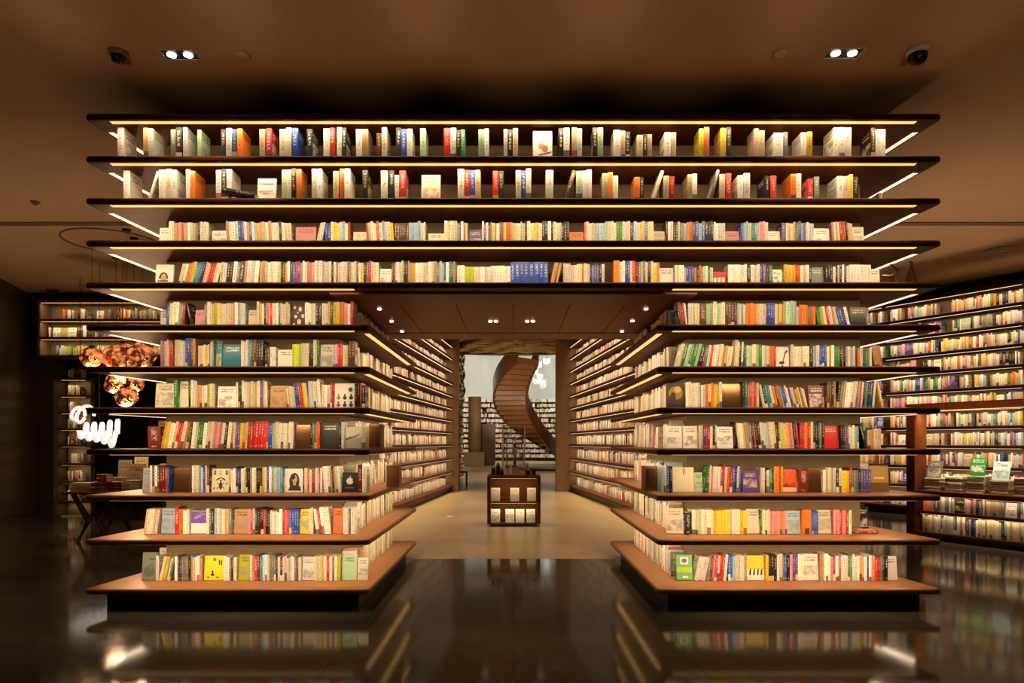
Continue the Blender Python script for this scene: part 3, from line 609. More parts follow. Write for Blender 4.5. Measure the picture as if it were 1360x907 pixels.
cover_print('violet', [('cover_ground', (226, 222, 216), rect(.01, .01, .99, .99)), ('cover_picture', (104, 70, 160), rect(.02, .45, .98, .97)), ('cover_picture', (150, 120, 196), ell(.4, .72, .25, .07, 12, rot=15)), ('cover_picture', (140, 110, 190), ell(.7, .85, .2, .05, 12, rot=-10))])
cover_print('signs', [('cover_ground', (196, 34, 30), rect(.01, .01, .99, .99))] + lines((236, 226, 214), .4, 3, .08, .92, .26))
cover_print('seal', [('cover_ground', (224, 212, 178), rect(.01, .01, .99, .99)), ('lettering', (110, 90, 60), rect(.5, .68, .54, .94)), ('lettering', (130, 110, 80), rect(.58, .74, .61, .92))])
cover_print('photo', [('cover_ground', (196, 190, 172), rect(.01, .01, .99, .99)), ('cover_picture', (150, 146, 130), rect(.02, .02, .98, .5)), ('cover_picture', (70, 68, 62), [(.02, .36), (.9, .62), (.92, .67), (.02, .44)]), ('cover_picture', (90, 88, 80), rect(.2, .5, .6, .54))])
cover_print('greybook', [('cover_ground', (122, 122, 112), rect(.01, .01, .99, .99)), ('cover_picture', (92, 98, 86), ell(.5, .32, .4, .2, 20)), ('cover_picture', (104, 108, 96), ell(.62, .5, .16, .12, 14)), ('lettering', (50, 50, 46), rect(.5, .74, .9, .78))])
cover_print('goldpic', [('cover_ground', (60, 38, 20), rect(.01, .01, .99, .99)), ('cover_picture', (150, 110, 40), ell(.5, .62, .4, .26, 20)), ('cover_picture', (206, 170, 70), ell(.62, .75, .2, .13)), ('cover_picture', (40, 26, 16), ell(.35, .45, .16, .2)), ('cover_band', (30, 20, 14), rect(.02, .02, .98, .2))])
cover_print('dots', [('cover_ground', (66, 34, 24), rect(.01, .01, .99, .99))] + [('cover_picture', (236, 200, 170), ell(u, v, r, r * .75, 12)) for u, v, r in ((.22, .84, .08), (.6, .78, .12), (.3, .5, .09), (.55, .3, .14), (.8, .52, .1), (.2, .2, .08), (.82, .14, .07), (.45, .64, .05))])
for k_ in ('copper1', 'copper2', 'copper3', 'copper4'):
    if k_ in FACES:
        o, th, h, wd = FACES[k_]
        MB().box(th, th + .001, .004, wd - .004, .004, h - .004).obj('copper_sheet', M['copper_plain'], o)

def flat_book(x0, x1, d, z, letter, label, h=.02, dep=.2, rot=0, tilt=0, name='book', group=None):
    X0, X1 = PX(x0, d), PX(x1, d)
    g = book_geo(h, X1 - X0, dep)
    m = T(X0, d, z + .0015, rot, tilt) @ Matrix.Rotation(math.pi / 2, 4, 'Y') @ Matrix.Translation((-h, 0, 0))
    return one_book(name, m, g, letter, label, group or 'books lying flat')
flat_book(294, 338, 5.86, TOPS[2] + .05, 'k', 'thick black book lying flat, propped on the second shelf down', .042, .1, 0, .165)
flat_book(1128, 1150, 6.35, TOPS[10], 'w', 'white book lying flat under a red one on the right tower', .022, .15)
flat_book(1141, 1166, 6.22, TOPS[10], 'r', 'red and white book lying flat at the right tower\'s outer end', .03, .16)
# books standing at the outer ends of the two top shelves
for px, z, d, let, lab, hh in ((156, TOPS[1], 6.0, 'w', 'white book standing alone at the left end of the top shelf', .305), (164, TOPS[2], 6.03, 'w', 'white book standing alone at the left end of the second shelf', .30)):
    one_book('book', T(PX(px, d), d, z + .0015, 0), book_geo(.058, hh, .2), let, lab, 'spine-out books on the arch bookcase')
one_book('displayed_book', T(PX(1176, 6.5), 6.55, TOPS[2] + .0015, -math.pi / 2 + .25), book_geo(.03, .22, .17), 'r', 'red covered book facing out at the right end of the second shelf', 'books shown cover out')
one_book('book', T(PX(1167, 6.3), 6.3, TOPS[2] + .0015, 0), book_geo(.035, .2, .15), 'g', 'grey book standing before the red cover, second shelf\'s right end', 'spine-out books on the arch bookcase')

# wooden bookends standing at the passage corners
def bookend(x0, x1, ytop, d, z, label):
    e = empty('bookend', label, 'bookend', (PX((x0 + x1) / 2, d), d, z), 'wooden block bookends')
    hw = (PX(x1, d) - PX(x0, d)) / 2; h = PZ(ytop, d) - z
    bevel(MB().box(-hw, hw, 0, .16, 0, h).obj('block', M['stairwood'], e), .004)
    MB().box(-hw * .8, hw * .8, -.003, 0, h * .1, h * .9).obj('face', M['copper_plain'], e)
bookend(489, 506, 563, 6.35, TOPS[8], 'reddish wooden block bookend at passage corner, fourth shelf up, left tower')
bookend(513, 530, 618, 6.9, TOPS[9], 'reddish wooden block bookend inside the passage, third shelf up, left tower')
bookend(856, 877, 619, 6.35, TOPS[9], 'reddish wooden block bookend at passage corner, third shelf up, right tower')

# wooden figure on the end of the fifth shelf
e = empty('wooden_figure', 'dark angular wooden A-frame figure on the arch shelf end at right', 'sculpture', (PX(1205, 6.45), 6.45, TOPS[4]))
def fp(x, y): return (PX(x, 6.45) - PX(1205, 6.45), 0, PZ(y, 6.45) - TOPS[4])
zf = lambda x: (fp(x, 370)[0], 0, .008)
MB().tube([zf(1194), fp(1211, 348)], .012, 8).obj('leg', M['stairdark'], e)
MB().tube([fp(1209, 347), zf(1222)], .012, 8).obj('leg', M['stairdark'], e)
MB().tube([fp(1171, 366), fp(1184, 367), fp(1189, 362), zf(1192)], [.008, .014, .014, .01], 8).obj('arm', M['stairdark'], e)
MB().tube([fp(1182, 350), fp(1192, 359), fp(1187, 366)], [.008, .013, .01], 8).obj('arm', M['stairdark'], e)

# ---------------------------------------------------------------- corridor bookcases behind the arch
ZL = [PZ(y, D0) for y in (94, 150, 206.2, 262.2, 318.5, 374.3, 430.5, 486.2, 541, 596.3, 657.6, 716.8, 782.4)]
def shelf_run(case, pts, levels, depth=.44, th=.06, h=.21, watt=2.2, normal_side=1, top=None, dens=.05, books=True, skip_led=(), thick=(.012, .036), pal=PAL, plinth=True, setback=.2, bdepth=.15, backh=True):
    """shelves along the polyline pts (front edge); the wall lies to the `normal_side` of the direction of travel"""
    P = [Vector(p) for p in pts]
    back = []
    for i, p in enumerate(P):
        d = (P[min(i + 1, len(P) - 1)] - P[max(i - 1, 0)]).normalized(); n = Vector((-d.y, d.x)) * normal_side; back.append(p + n * depth)
    poly = [tuple(p) for p in P] + [tuple(b) for b in back[::-1]]
    if sum(poly[k - 1][0] * poly[k][1] - poly[k][0] * poly[k - 1][1] for k in range(len(poly))) < 0: poly = poly[::-1]
    c = case.location
    sh = lambda b, n_, m_: b.obj(n_, m_, case, (-c.x, -c.y, 0))
    for li, z in enumerate(levels):
        sh(board(poly, z - th, z, .03), 'shelf', M['wood'])
        for a, b in zip(P, P[1:]):
            d = (b - a).normalized(); n = Vector((-d.y, d.x)) * normal_side
            if li < len(levels) - 1: strip(case, tuple(a + d * .05 + n * .03 - Vector((c.x, c.y))), tuple(b - d * .05 + n * .03 - Vector((c.x, c.y))), z - th - .001, tuple(n), .02, watt, 'led2')
            if books and li > 0: fill(a + d * .06 + n * setback, b - d * .06 + n * setback, z, -n, h, depth=bdepth, gaps=dens, thick=thick, pal=pal)
    bp = []
    for i, p in enumerate(P):
        d = (P[min(i + 1, len(P) - 1)] - P[max(i - 1, 0)]).normalized(); n = Vector((-d.y, d.x)) * normal_side; bp.append((p + n * (depth - .03), p + n * (depth + .05)))
    poly = [tuple(a) for a, b in bp] + [tuple(b) for a, b in bp][::-1]
    if sum(poly[k - 1][0] * poly[k][1] - poly[k][0] * poly[k - 1][1] for k in range(len(poly))) < 0: poly = poly[::-1]
    sh(MB().prism(poly, 0, top or levels[0]), 'back_panel', M['panel'])
    if plinth:
        bp = []
        for i, p in enumerate(P):
            d = (P[min(i + 1, len(P) - 1)] - P[max(i - 1, 0)]).normalized(); n = Vector((-d.y, d.x)) * normal_side; bp.append((p + n * .08, p + n * (depth - .04)))
        poly = [tuple(a) for a, b in bp] + [tuple(b) for a, b in bp][::-1]
        if sum(poly[k - 1][0] * poly[k][1] - poly[k][0] * poly[k - 1][1] for k in range(len(poly))) < 0: poly = poly[::-1]
        sh(MB().prism(poly, 0, levels[-1] - th), 'plinth', M['dark'])
lc = empty('bookcase', 'long lit bookcase lining the left side of the passage behind the arch', 'bookcase', (-2.2, 15, 0), 'passage bookcases')
shelf_run(lc, [(-2.70, 9.6), (-2.29, 13.7), (-1.757, 20.0)], ZL[1:], normal_side=1, top=CEIL, pal='wwwwwwwcccccwweegkksrpyakuud')
rc = empty('bookcase', 'long lit bookcase lining the right side of the passage behind the arch', 'bookcase', (2.2, 15, 0), 'passage bookcases')
shelf_run(rc, [(2.70, 9.6), (2.24, 13.7), (1.64, 20.0)], ZL[1:], normal_side=-1, top=CEIL, pal='wwwwwwwcccccwweegkksrpyakuud')
st(MB().box(-2.4, -1.61, 20.05, 20.5, 0, CEIL).obj('wall_pilaster_left', M['pilaster']))
st(MB().box(1.26, 2.4, 20.05, 20.5, 0, CEIL).obj('wall_pilaster_right', M['pilaster']))
# recessed lamps in the passage ceiling
for y in (11.5, 14.5, 17.5):
    for s in (-1, 1):
        e = empty('recessed_lamp', f"round recessed lamp in the passage ceiling, {'left' if s < 0 else 'right'} row, {ordinal(int((y - 8.5) / 3))} from the arch", 'lamp', (s * .7, y, CEIL), 'passage ceiling lamps')
        MB().lathe([(.05, -.012), (.06, -.002)], 14).obj('lens', M['lamp_small'], e); spot(e, (0, 0, -.03), 130, 75)

# ---------------------------------------------------------------- right wall bookcase and the low display unit in front of it
rw = empty('bookcase', 'tall dark wood wall bookcase with lit shelves running along the right wall', 'bookcase', (8, 13, 0))
shelf_run(rw, [(6.55, 15.7), (7.58, 14.0), (8.9, 11.9), (10.1, 10.0)], ZL[1:], normal_side=1, top=CEIL - .12, depth=.42, h=.235, watt=2.1, setback=.16, pal='wwwwwwccccccceeegsrpbymnouavk', dens=.09, thick=(.012, .05))
ua, ub = Vector((6.06, 10.3)), Vector((7.35, 7.95)); ud = (ub - ua).normalized(); un = Vector((-ud.y, ud.x)); UL = (ub - ua).length
un = un if un.x > 0 else -un
unit = empty('display_unit', 'low dark wood display unit topped with magazine stacks before the right wall', 'display unit', (ua.x, ua.y, 0), rz=math.atan2(ud.y, ud.x))
ZJ = PZ(652, 10.1)
# local frame: x along the unit, +y towards the wall, camera side y = 0
bevel(MB().box(0, UL, 0, .62, ZJ - .075, ZJ).obj('top_board', M['wood'], unit), .01)
bevel(MB().box(0, UL, .02, .6, .42 - .04, .42).obj('shelf', M['wood'], unit), .006)
bevel(MB().box(0, UL, .0, .6, .06, .11).obj('shelf', M['wood'], unit), .006)
MB().box(0, UL, .1, .55, 0, .06).obj('plinth', M['dark'], unit)
MB().box(0, UL, .56, .6, .11, ZJ - .075).obj('back_panel', M['wood'], unit)
bevel(MB().box(-.13, .0, -.01, .3, 0, PZ(546, 10.3)).obj('end_post', M['wood'], unit), .006)
bevel(MB().box(-.13, UL, -.01, .30, PZ(546, 10.3), PZ(540, 10.3) + .04).obj('top_beam', M['wood'], unit), .01)
for z in (ZJ - .078, .378): strip(unit, (.05, .06), (UL - .05, .06), z, (0, 1), .03, .7)
strip(unit, (.05, .06), (UL - .05, .06), PZ(546, 10.3) - .003, (0, 1), .03, 20)
for z, hh in ((.42, .23), (.11, .25)): fill(ua + ud * .05 + un * .1, ua + ud * (UL - .05) + un * .1, z, -un, hh, depth=.18, gaps=.05, face=.2, thick=(.015, .04), pal='wwwcceegkvpsavb')
k = 0
mg_names = ['first', 'second', 'third', 'fourth', 'fifth', 'sixth', 'seventh', 'eighth']
for i in range(8):
    x = .08 + i * .3; n = random.randint(13, 17); mw = .23; z = ZJ
    for j in range(n):
        tk = random.uniform(.010, .016); g = book_geo(tk, mw, .29)
        p = ua + ud * (x + random.uniform(-.008, .008)) + un * (.1 + random.uniform(-.006, .006))
        m = T(p.x, p.y, z + .0008, math.atan2(ud.y, ud.x) + random.uniform(-.04, .04)) @ Matrix.Rotation(math.pi / 2, 4, 'Y') @ Matrix.Translation((-tk, 0, 0))
        one_book('magazine', m, g, random.choice('ecwcgw'), f"magazine, {ordinal(j + 1)} up in the {mg_names[i]} stack from the post of the display unit", 'stacked magazines on the display unit', parts=False, cat='magazine')
        z += tk + .0012
    if i in (0, 2, 3, 5):
        g = book_geo(.012, .26, .21); p = ua + ud * (x + .01) + un * .14
        m = T(p.x, p.y, z + .001, math.atan2(ud.y, ud.x), 0, -.28) @ Matrix.Rotation(-math.pi / 2, 4, 'Z')
        let = {0: 'g', 2: 'n', 3: 's', 5: 'm'}[i]
        one_book('magazine', m, g, let, f'{CN[let]} magazine propped upright on the {mg_names[i]} stack from the post', 'stacked magazines on the display unit', parts=False, cat='magazine')

# ---------------------------------------------------------------- central display kiosk
kd = floor_d(700); kx0, kx1 = PX(647, kd), PX(718, kd); kz = PZ(631.5, kd)
kio = empty('display_kiosk', 'low dark wood display cabinet with open shelves standing in the passage', 'cabinet', ((kx0 + kx1) / 2, kd, 0))
hw = (kx1 - kx0) / 2; dp = .75; zm = PZ(666.5, kd); zb2 = PZ(695, kd)
for s in (-1, 1): bevel(MB().box(s * hw - (.055 if s > 0 else 0), s * hw + (.055 if s < 0 else 0), 0, dp, .05, kz).obj('side_panel', M['wood'], kio), .012)
bevel(MB().box(-hw + .05, hw - .05, 0, dp, kz - .05, kz).obj('top', M['wood'], kio), .008)
bevel(MB().box(-hw + .05, hw - .05, .01, dp, zm - .025, zm).obj('shelf', M['wood'], kio), .004)
bevel(MB().box(-hw + .05, hw - .05, .005, dp, .05, zb2).obj('shelf', M['wood'], kio), .006)
MB().box(-hw + .05, hw - .05, .28, .31, zb2, kz - .05).obj('back_panel', M['wood'], kio)
MB().box(-hw + .06, hw - .06, .05, dp - .05, 0, .05).obj('plinth', M['dark'], kio)
for z in (kz - .052, zm - .027): strip(kio, (-hw + .07, .03), (hw - .07, .03), z, (0, 1), .02, 2.2)
def kbook(x0, x1, ytop, z, i, wh):
    th = .02; wd = PX(x1, kd) - PX(x0, kd); h = PZ(ytop, kd) - z; g = book_geo(th, h, wd)
    m = T(PX(x0, kd), kd + .1, z + .001, 0, 0, -.12) @ Matrix.Rotation(-math.pi / 2, 4, 'Z')
    one_book('displayed_book', m, g, 'w' if 'upper' in wh else 'm', f'pale face-out book, {ordinal(i)} from left on the {wh} shelf of the passage kiosk', 'pale books in the kiosk', col=lin((232, 226, 206) if 'upper' in wh else (214, 224, 204)), ink=(120, 130, 110))
for i, (a, b) in enumerate(((652, 664), (678, 689.5), (700.5, 712))): kbook(a, b, 648.5, zm, i + 1, 'upper')
for i, (a, b) in enumerate(((652, 664), (671.5, 683), (685, 696.5), (699.5, 711))): kbook(a, b, 677, zb2, i + 1, 'lower')
# glass showcase on the kiosk
gx0, gx1 = PX(667, kd) , PX(697, kd); gz = PZ(564, kd)
gc = empty('glass_showcase', 'tall clear glass showcase with gold edges on top of the kiosk', 'showcase', ((gx0 + gx1) / 2, kd + .2, kz))
gw = (gx1 - gx0) / 2; gh = gz - kz
for nm, a in (('glass_pane', (-gw, gw, 0, .006)), ('glass_pane', (-gw, gw, .36, .366)), ('glass_pane', (-gw, -gw + .006, .006, .36)), ('glass_pane', (gw - .006, gw, .006, .36))):
    MB().box(*a, .02, gh - .01).obj(nm, M['glass'], gc)
MB().box(-gw - .01, gw + .01, -.01, .376, 0, .02).obj('base', M['gold'], gc)
for sx_ in (-gw, gw):
    for sy_ in (0, .366): MB().tube([(sx_, sy_, .02), (sx_, sy_, gh)], .011, 6).obj('gold_edge', M['gold'], gc)
MB().box(-gw - .008, gw + .008, -.008, .374, gh - .02, gh).obj('top', M['gold'], gc)
spot(gc, (0, .18, gh - .05), 7, 110)  # added spot to brighten the showcase contents
def arc_pts(cx, r, z0, z1, n=10): return [(cx, .15, z0)] + [(cx, .15, z1 - r)] + [(cx + r - r * math.cos(a), .15, z1 - r + r * math.sin(a)) for a in [math.pi / 2 * k / n for k in range(1, n + 1)]]
for cx, r, z1 in ((-.12, .14, .74), (.0, .16, .68)):
    o = MB().tube(arc_pts(cx, r, .02, z1), .011, 6).obj('curved_rod', M['gold'], gc)
for x, hgt, ww, mt, lab in ((-.1, .12, .08, 'paper', 'small cream box at left inside the glass showcase'), (.02, .12, .1, 'paper', 'small cream box in the middle of the glass showcase'), (.11, .10, .06, 'paper', 'small cream box at right inside the glass showcase')):
    e = empty('gift_box', lab, 'box', (gc.location.x + x, kd + .3, kz + .02), 'boxes in the showcase')
    bevel(MB().box(-ww / 2, ww / 2, 0, .08, 0, hgt).obj('body', M[mt], e), .003); MB().box(-ww / 2 - .002, ww / 2 + .002, -.002, .082, hgt, hgt + .012).obj('lid', M['redbrown'], e)
e = empty('figurine', 'slender copper figurine holding a white card inside the glass showcase', 'figurine', (gc.location.x + .03, kd + .42, kz + .02))
MB().lathe([(.05, 0), (.05, .01), (.02, .03), (.016, .3), (.03, .36), (.035, .42), (.015, .47), (.028, .5), (.03, .53), (.012, .56)], 14).obj('body', M['copper_plain'], e, smooth=True)
MB().box(-.04, .03, -.09, -.085, .33, .43).obj('card', M['paper'], e)
for px, yy, lab in ((655, 619, 'dark lidded jar at the left front corner of the kiosk top'), (661, 615, 'tall dark lidded jar beside the glass showcase\'s left side'), (666, 622, 'small dark lidded jar against the glass showcase\'s left side')):
    e = empty('jar', lab, 'jar', (PX(px, kd), kd + (.1 if px != 661 else .3), kz), 'dark jars on the kiosk'); h = PZ(yy, kd) - kz
    MB().lathe([(.035, 0), (.04, .02), (.04, h * .7), (.025, h * .8)], 14).obj('body', M['metal_dark'], e, smooth=True); MB().lathe([(.028, h * .8), (.028, h * .92), (.012, h)], 14).obj('lid', M['copper_plain'], e)
for px, lab in ((702, 'black cube box beside the glass showcase on the kiosk top'), (709, 'black cube box at the right edge of the kiosk top')):
    e = empty('gift_box', lab, 'box', (PX(px, kd), kd + .08, kz), 'black boxes on the kiosk')
    bevel(MB().box(-.038, .038, 0, .08, 0, .065).obj('body', M['metal_dark'], e), .003); MB().box(-.04, .04, -.002, .082, .065, .08).obj('lid', M['dark'], e)
e = empty('vase', 'small brown vase behind the black boxes on the kiosk', 'vase', (PX(701, kd), kd + .4, kz)); MB().lathe([(.03, 0), (.045, .06), (.03, .13), (.018, .17), (.024, .2)], 14).obj('body', M['stonecol'], e, smooth=True)
e = empty('paper_scrap', 'small scrap of white paper lying on the oak floor', 'paper', (PX(597, floor_d(686)), floor_d(686), .001)); MB().add([(-.06, -.05, .001), (.05, -.06, .001), (.06, .04, .012), (-.05, .05, .003)], [(0, 1, 2, 3)]).obj('sheet', M['paper'], e)

# ---------------------------------------------------------------- the left side: cabinet, shelves, table, pendants, coil lamps
lcab = empty('open_cabinet', 'white-lit open wall cabinet high on the far left', 'cabinet', (-8, 13.6, 0))
zt, zbm = PZ(402, 13.64), ZL[4]
cw = lambda b, n_, m_: b.obj(n_, m_, lcab, (8, -13.6, 0))
XA, XB = -9.47, -4.6
cw(MB().box(XA - .04, XA, 13.64, 14.0, zbm, zt + .05), 'side_panel', M['wood']); cw(MB().box(XB, XB + .04, 13.64, 14.0, zbm, zt + .05), 'side_panel', M['wood'])
cw(MB().box(XA, XB, 13.98, 14.02, zbm, zt), 'back_panel', M['panel']); cw(MB().box(XA, XA + .01, 13.66, 13.98, zbm, zt), 'side_lining', M['panel'])
for z in (zt + .05, ZL[2], ZL[3], ZL[4]):
    cw(MB().box(XA - .04, XB + .04, 13.6, 14.0, z - .05, z), 'shelf', M['wood'])
for z in (zt, ZL[2] - .05, ZL[3] - .05): strip(lcab, (XA + .03 + 8, 13.66 - 13.6), (XB + 8, 13.66 - 13.6), z - .001, (0, 1), .03, 1.8)
fill((XA + .3, 13.76), (XB, 13.76), ZL[2], (0, -1), .21, gaps=.35, pal='wwckgeou', face=.12); fill((XA + .1, 13.76), (XB, 13.76), ZL[3], (0, -1), .22, gaps=.3, pal='wwcgeou', face=.2)
fill((XA + .25, 13.76), (XB, 13.76), ZL[4], (0, -1), .19, gaps=.02, pal='ylmnybwcs', face=0)
st(MB().box(-13, -4.2, 14.02, 14.1, zbm - .04, CEIL).obj('wall_above_cabinet', M['blackwall']))
st(MB().box(-10.6, -9.76, 14.5, 14.95, 0, zbm).obj('wall_left_jamb', M['speckle']))
ls = empty('bookcase', 'narrow far bookcase beside the dark speckled wall', 'bookcase', (-9.6, 15, 0))
for z in ZL[5:]:
    b = board([(-9.74, 14.6), (-8.98, 14.6), (-9.25, 15.3), (-9.74, 15.3)], z - .045, z, .05); b.obj('shelf', M['wood'], ls, (9.6, -15, 0), True)
    strip(ls, (-9.70 + 9.6, 14.67 - 15), (-9.2 + 9.6, 14.67 - 15), z - .046, (0, 1), .03, 1.5)
    fill((-9.62, 14.75), (-9.3, 14.75), z, (0, -1), .2, gaps=.3, pal='wcekgd')
MB().box(-9.74, -9.25, 14.95, 15.1, 0, ZL[5]).obj('back_panel', M['panel'], ls, (9.6, -15, 0))

td = 9.9; tz = PZ(653, td); tx = PX(150, td)
tb = empty('display_table', 'dark wood table with angled trestle legs behind the arch at left', 'table', (tx, td + .35, 0))
bevel(MB().box(-.72, 1.5, -.42, .42, tz - .035, tz).obj('table_top', M['wood'], tb), .012)
for x in (-.3, .95):
    for s in (-1, 1):
        for q in (-1, 1):
            MB().tube([(x + q * .3, s * .32, tz - .035), (x + q * .08, s * .3, tz * .42), (x + q * .22, s * .34, 0)], [.035, .05, .032], 8).obj('leg', M['stairdark'], tb)
MB().box(-.3, .95, -.03, .03, tz * .38, tz * .44).obj('stretcher', M['stairdark'], tb)
def pile(x0, x1, n, d, let, lab, th=.022, grp='books piled on the left table', z0=None, lean=0):
    z = tz if z0 is None else z0
    for j in range(n):
        X0, X1 = PX(x0, d), PX(x1, d); g = book_geo(th, X1 - X0, .17)
        m = T(X0 + random.uniform(-.006, .006), d, z + .001, random.uniform(-.05, .05)) @ Matrix.Rotation(math.pi / 2, 4, 'Y') @ Matrix.Translation((-th, 0, 0))
        one_book('stacked_book', m, g, let, f'{CN[let]} book, {ordinal(j + 1)} up in the {lab}, left table', grp); z += th + .0015
    return z
pile(94, 120, 6, 9.95, 'c', 'leftmost cream pile', .02)
z1_ = pile(120.5, 141, 6, 9.92, 'd', 'left maroon pile'); pile(141.5, 161, 6, 9.92, 'd', 'right maroon pile')
pile(128, 141, 5, 9.94, 'd', 'top small maroon pile', .02, z0=z1_ + .001)
pile(167, 184, 7, 9.92, 'c', 'cream pile near the arch', .022)
pile(146, 162, 9, 10.15, 'e', 'beige pile behind the maroon ones', .02)
for x0, x1, yt, dd, let, lab in ((157, 174, 611, 10.4, 'c', 'cream book standing upright behind the piles on the left table'), (169, 193, 616, 10.25, 'e', 'beige book standing cover out behind the cream pile, left table'), (178, 196, 607, 10.5, 'c', 'cream book standing cover out, tallest at the left table')):
    hh = PZ(yt, dd) - tz
    one_book('displayed_book', T(PX(x0, dd), dd, tz + .001, 0, 0, -.08) @ Matrix.Rotation(-math.pi / 2, 4, 'Z'), book_geo(.025, hh, PX(x1, dd) - PX(x0, dd)), let, lab, 'books standing on the left table')

random.seed(11)
def melt(px, py, r, d, label):
    X, Z = PX(px, d), PZ(py, d); R_ = r * d / F
    e = empty('pendant_lamp', label, 'pendant lamp', (X, d, CEIL), 'copper pendant lamps')
    bm = bmesh.new(); bmesh.ops.create_icosphere(bm, subdivisions=4, radius=R_)
    ph = [random.uniform(0, 6) for _ in range(6)]
    for v in bm.verts:
        n = v.co.normalized(); k = 1 + .10 * math.sin(4 * n.x + ph[0]) * math.sin(3.5 * n.z + ph[1]) + .05 * math.sin(8 * n.y + ph[2]) * math.sin(7 * n.z + ph[3]); v.co = n * R_ * k
    me = bpy.data.meshes.new('shade'); bm.to_mesh(me); bm.free()
    link('shade', me, M['copper'], e, (0, 0, Z - CEIL), True)
    MB().tube([(0, 0, Z - CEIL + R_ * .9), (0, 0, 0)], .003, 6).obj('cord', M['metal_dark'], e)
    la = bpy.data.lights.new('bulb', 'POINT'); la.energy = 20; la.color = (1, .6, .3); la.shadow_soft_size = .14; lo = bpy.data.objects.new('bulb', la); COL.objects.link(lo); lo.parent = e; lo.location = (0, 0, Z - CEIL - R_ * 1.25)
    MB().lathe([(.04, Z - CEIL + R_ * .85), (.04, Z - CEIL + R_ * 1.12)], 12).obj('cap', M['metal_dark'], e)
    MB().lathe([(.05, -.03), (.06, 0)], 14).obj('canopy', M['metal_dark'], e)
for a in ((122, 475, 14, 10.4, 'small round copper pendant lamp hanging alone at far left'), (163, 481, 24, 10.75, 'largest dented copper pendant lamp of the left cluster'), (189, 470, 17, 11.5, 'copper pendant lamp half hidden behind the arch shelves, right of the largest'),
          (154, 509, 14, 11.3, 'copper pendant lamp low in the cluster, touching the shelf underside'), (178, 508, 13, 10.2, 'copper pendant lamp low in the cluster, nearest the arch'), (168, 526, 14, 9.8, 'lowest round copper pendant lamp of the left cluster')): melt(*a)
X, Y = PX(150, 10.4), 10.4
rg = MB(); n = 48
for k in range(n):
    a, b = 2 * math.pi * k / n, 2 * math.pi * (k + 1) / n
    rg.add([(X + r * math.cos(t_), Y + r * math.sin(t_), z) for z in (CEIL - .012, CEIL + .005) for r in (.66, .69) for t_ in (a, b)], [(0, 1, 3, 2), (0, 4, 5, 1), (2, 3, 7, 6)])
st(rg.obj('trim_3', M['ceilgroove']))
def coil(px0, py0, px1, py1, d, turns, r0, r1, tr, label):
    a, b = Vector((PX(px0, d), d, PZ(py0, d))), Vector((PX(px1, d), d + .25, PZ(py1, d)))
    e = empty('coil_lamp', label, 'lamp', tuple((a + b) / 2), 'coiled tube lamps'); ax = (b - a).normalized(); s1 = ax.cross(Vector((0, 0, 1))).normalized(); s2 = ax.cross(s1); pts = []
    N = 26 * turns
    for k in range(N + 1):
        t_ = k / N; rr = r0 + (r1 - r0) * t_ * (1 + .25 * math.sin(t_ * 9)); an = 2 * math.pi * turns * t_
        pts.append(a + (b - a) * t_ + s1 * rr * math.cos(an) + s2 * rr * math.sin(an) - e.location)
    MB().tube(pts, tr, 10).obj('glowing_tube', M['coil'], e, smooth=True)
    MB().tube([(0, 0, r1), (0, 0, CEIL - e.location.z)], .005, 6).obj('cord', M['metal_dark'], e)
coil(106, 572, 146, 576, 11.6, 5, .10, .21, .04, 'large glowing white coiled tube lamp hanging beyond the arch at left')
coil(97, 548, 104, 552, 12.5, 2, .1, .18, .03, 'small glowing white coiled tube lamp behind the far shelves at left')

# ---------------------------------------------------------------- the atrium at the end of the passage
AC, AR, AZ = 44.0, 9.5, 8.2
def arc(r, a0, a1, n): return [(r * math.cos(math.radians(a0 + (a1 - a0) * k / n)), AC + r * math.sin(math.radians(a0 + (a1 - a0) * k / n))) for k in range(n + 1)]
def arcwall(r0, r1, z0, z1, a0=-5, a1=185, n=40):
    i, o = arc(r0, a0, a1, n), arc(r1, a0, a1, n); return MB().prism((i + o[::-1])[::-1], z0, z1)
ZU = PZ(530, 52.5)
st(arcwall(AR, AR + .4, ZU, AZ).obj('wall_atrium_upper', M['greywall'])); st(arcwall(AR, AR + .4, 0, ZU).obj('wall_atrium_lower', M['stairdark']))
st(MB().box(-12, 12, 23.6, 56, AZ, AZ + .2).obj('ceiling_atrium', M['ceilgroove']))
def ripple(us, vs, fn):
    b = MB(); b.add([fn(u, v) for v in vs for u in us], [(j * len(us) + i, j * len(us) + i + 1, (j + 1) * len(us) + i + 1, (j + 1) * len(us) + i) for j in range(len(vs) - 1) for i in range(len(us) - 1)]); return b
lsp = lambda a, b, n: [a + (b - a) * k / n for k in range(n + 1)]
st(ripple(lsp(-4.5, 4.5, 60), lsp(20.2, 23.6, 90), lambda x, y: (x, y, CEIL + .05 + .035 * math.sin(y * 21 + .8 * math.sin(x * 2.3)) + .02 * math.sin(x * 7 + y * 3))).obj('ceiling_brass', M['brass'], smooth=True))
st(MB().box(-10, 10, 23.6, 23.9, CEIL, AZ).obj('wall_atrium_front', M['stairdark']))
for s, nm in ((-1, 'left'), (1, 'right')):
    st(MB().box(s * 10 - .2, s * 10 + .2, 23.6, 46, 0, AZ).obj('wall_atrium_' + nm, M['stairdark']))
    st(MB().box(min(s * 2.3, s * 4.5), max(s * 2.3, s * 4.5), 20.5, 23.6, 0, CEIL).obj('wall_lobby_' + nm, M['pilaster']))
st(ripple(lsp(24.0, 27.5, 50), lsp(PZ(530, 25), AZ, 70), lambda y, z: (-1.98 + .05 * math.sin(z * 11 + 1.5 * math.sin(y * 3)) + .03 * math.sin(y * 9 + z * 2), y, z)).obj('wall_brass_panel', M['brass'], smooth=True))
ab = empty('bookcase', 'small lit bookcase under the brass panel just past the passage', 'bookcase', (-2.2, 25.6, 0))
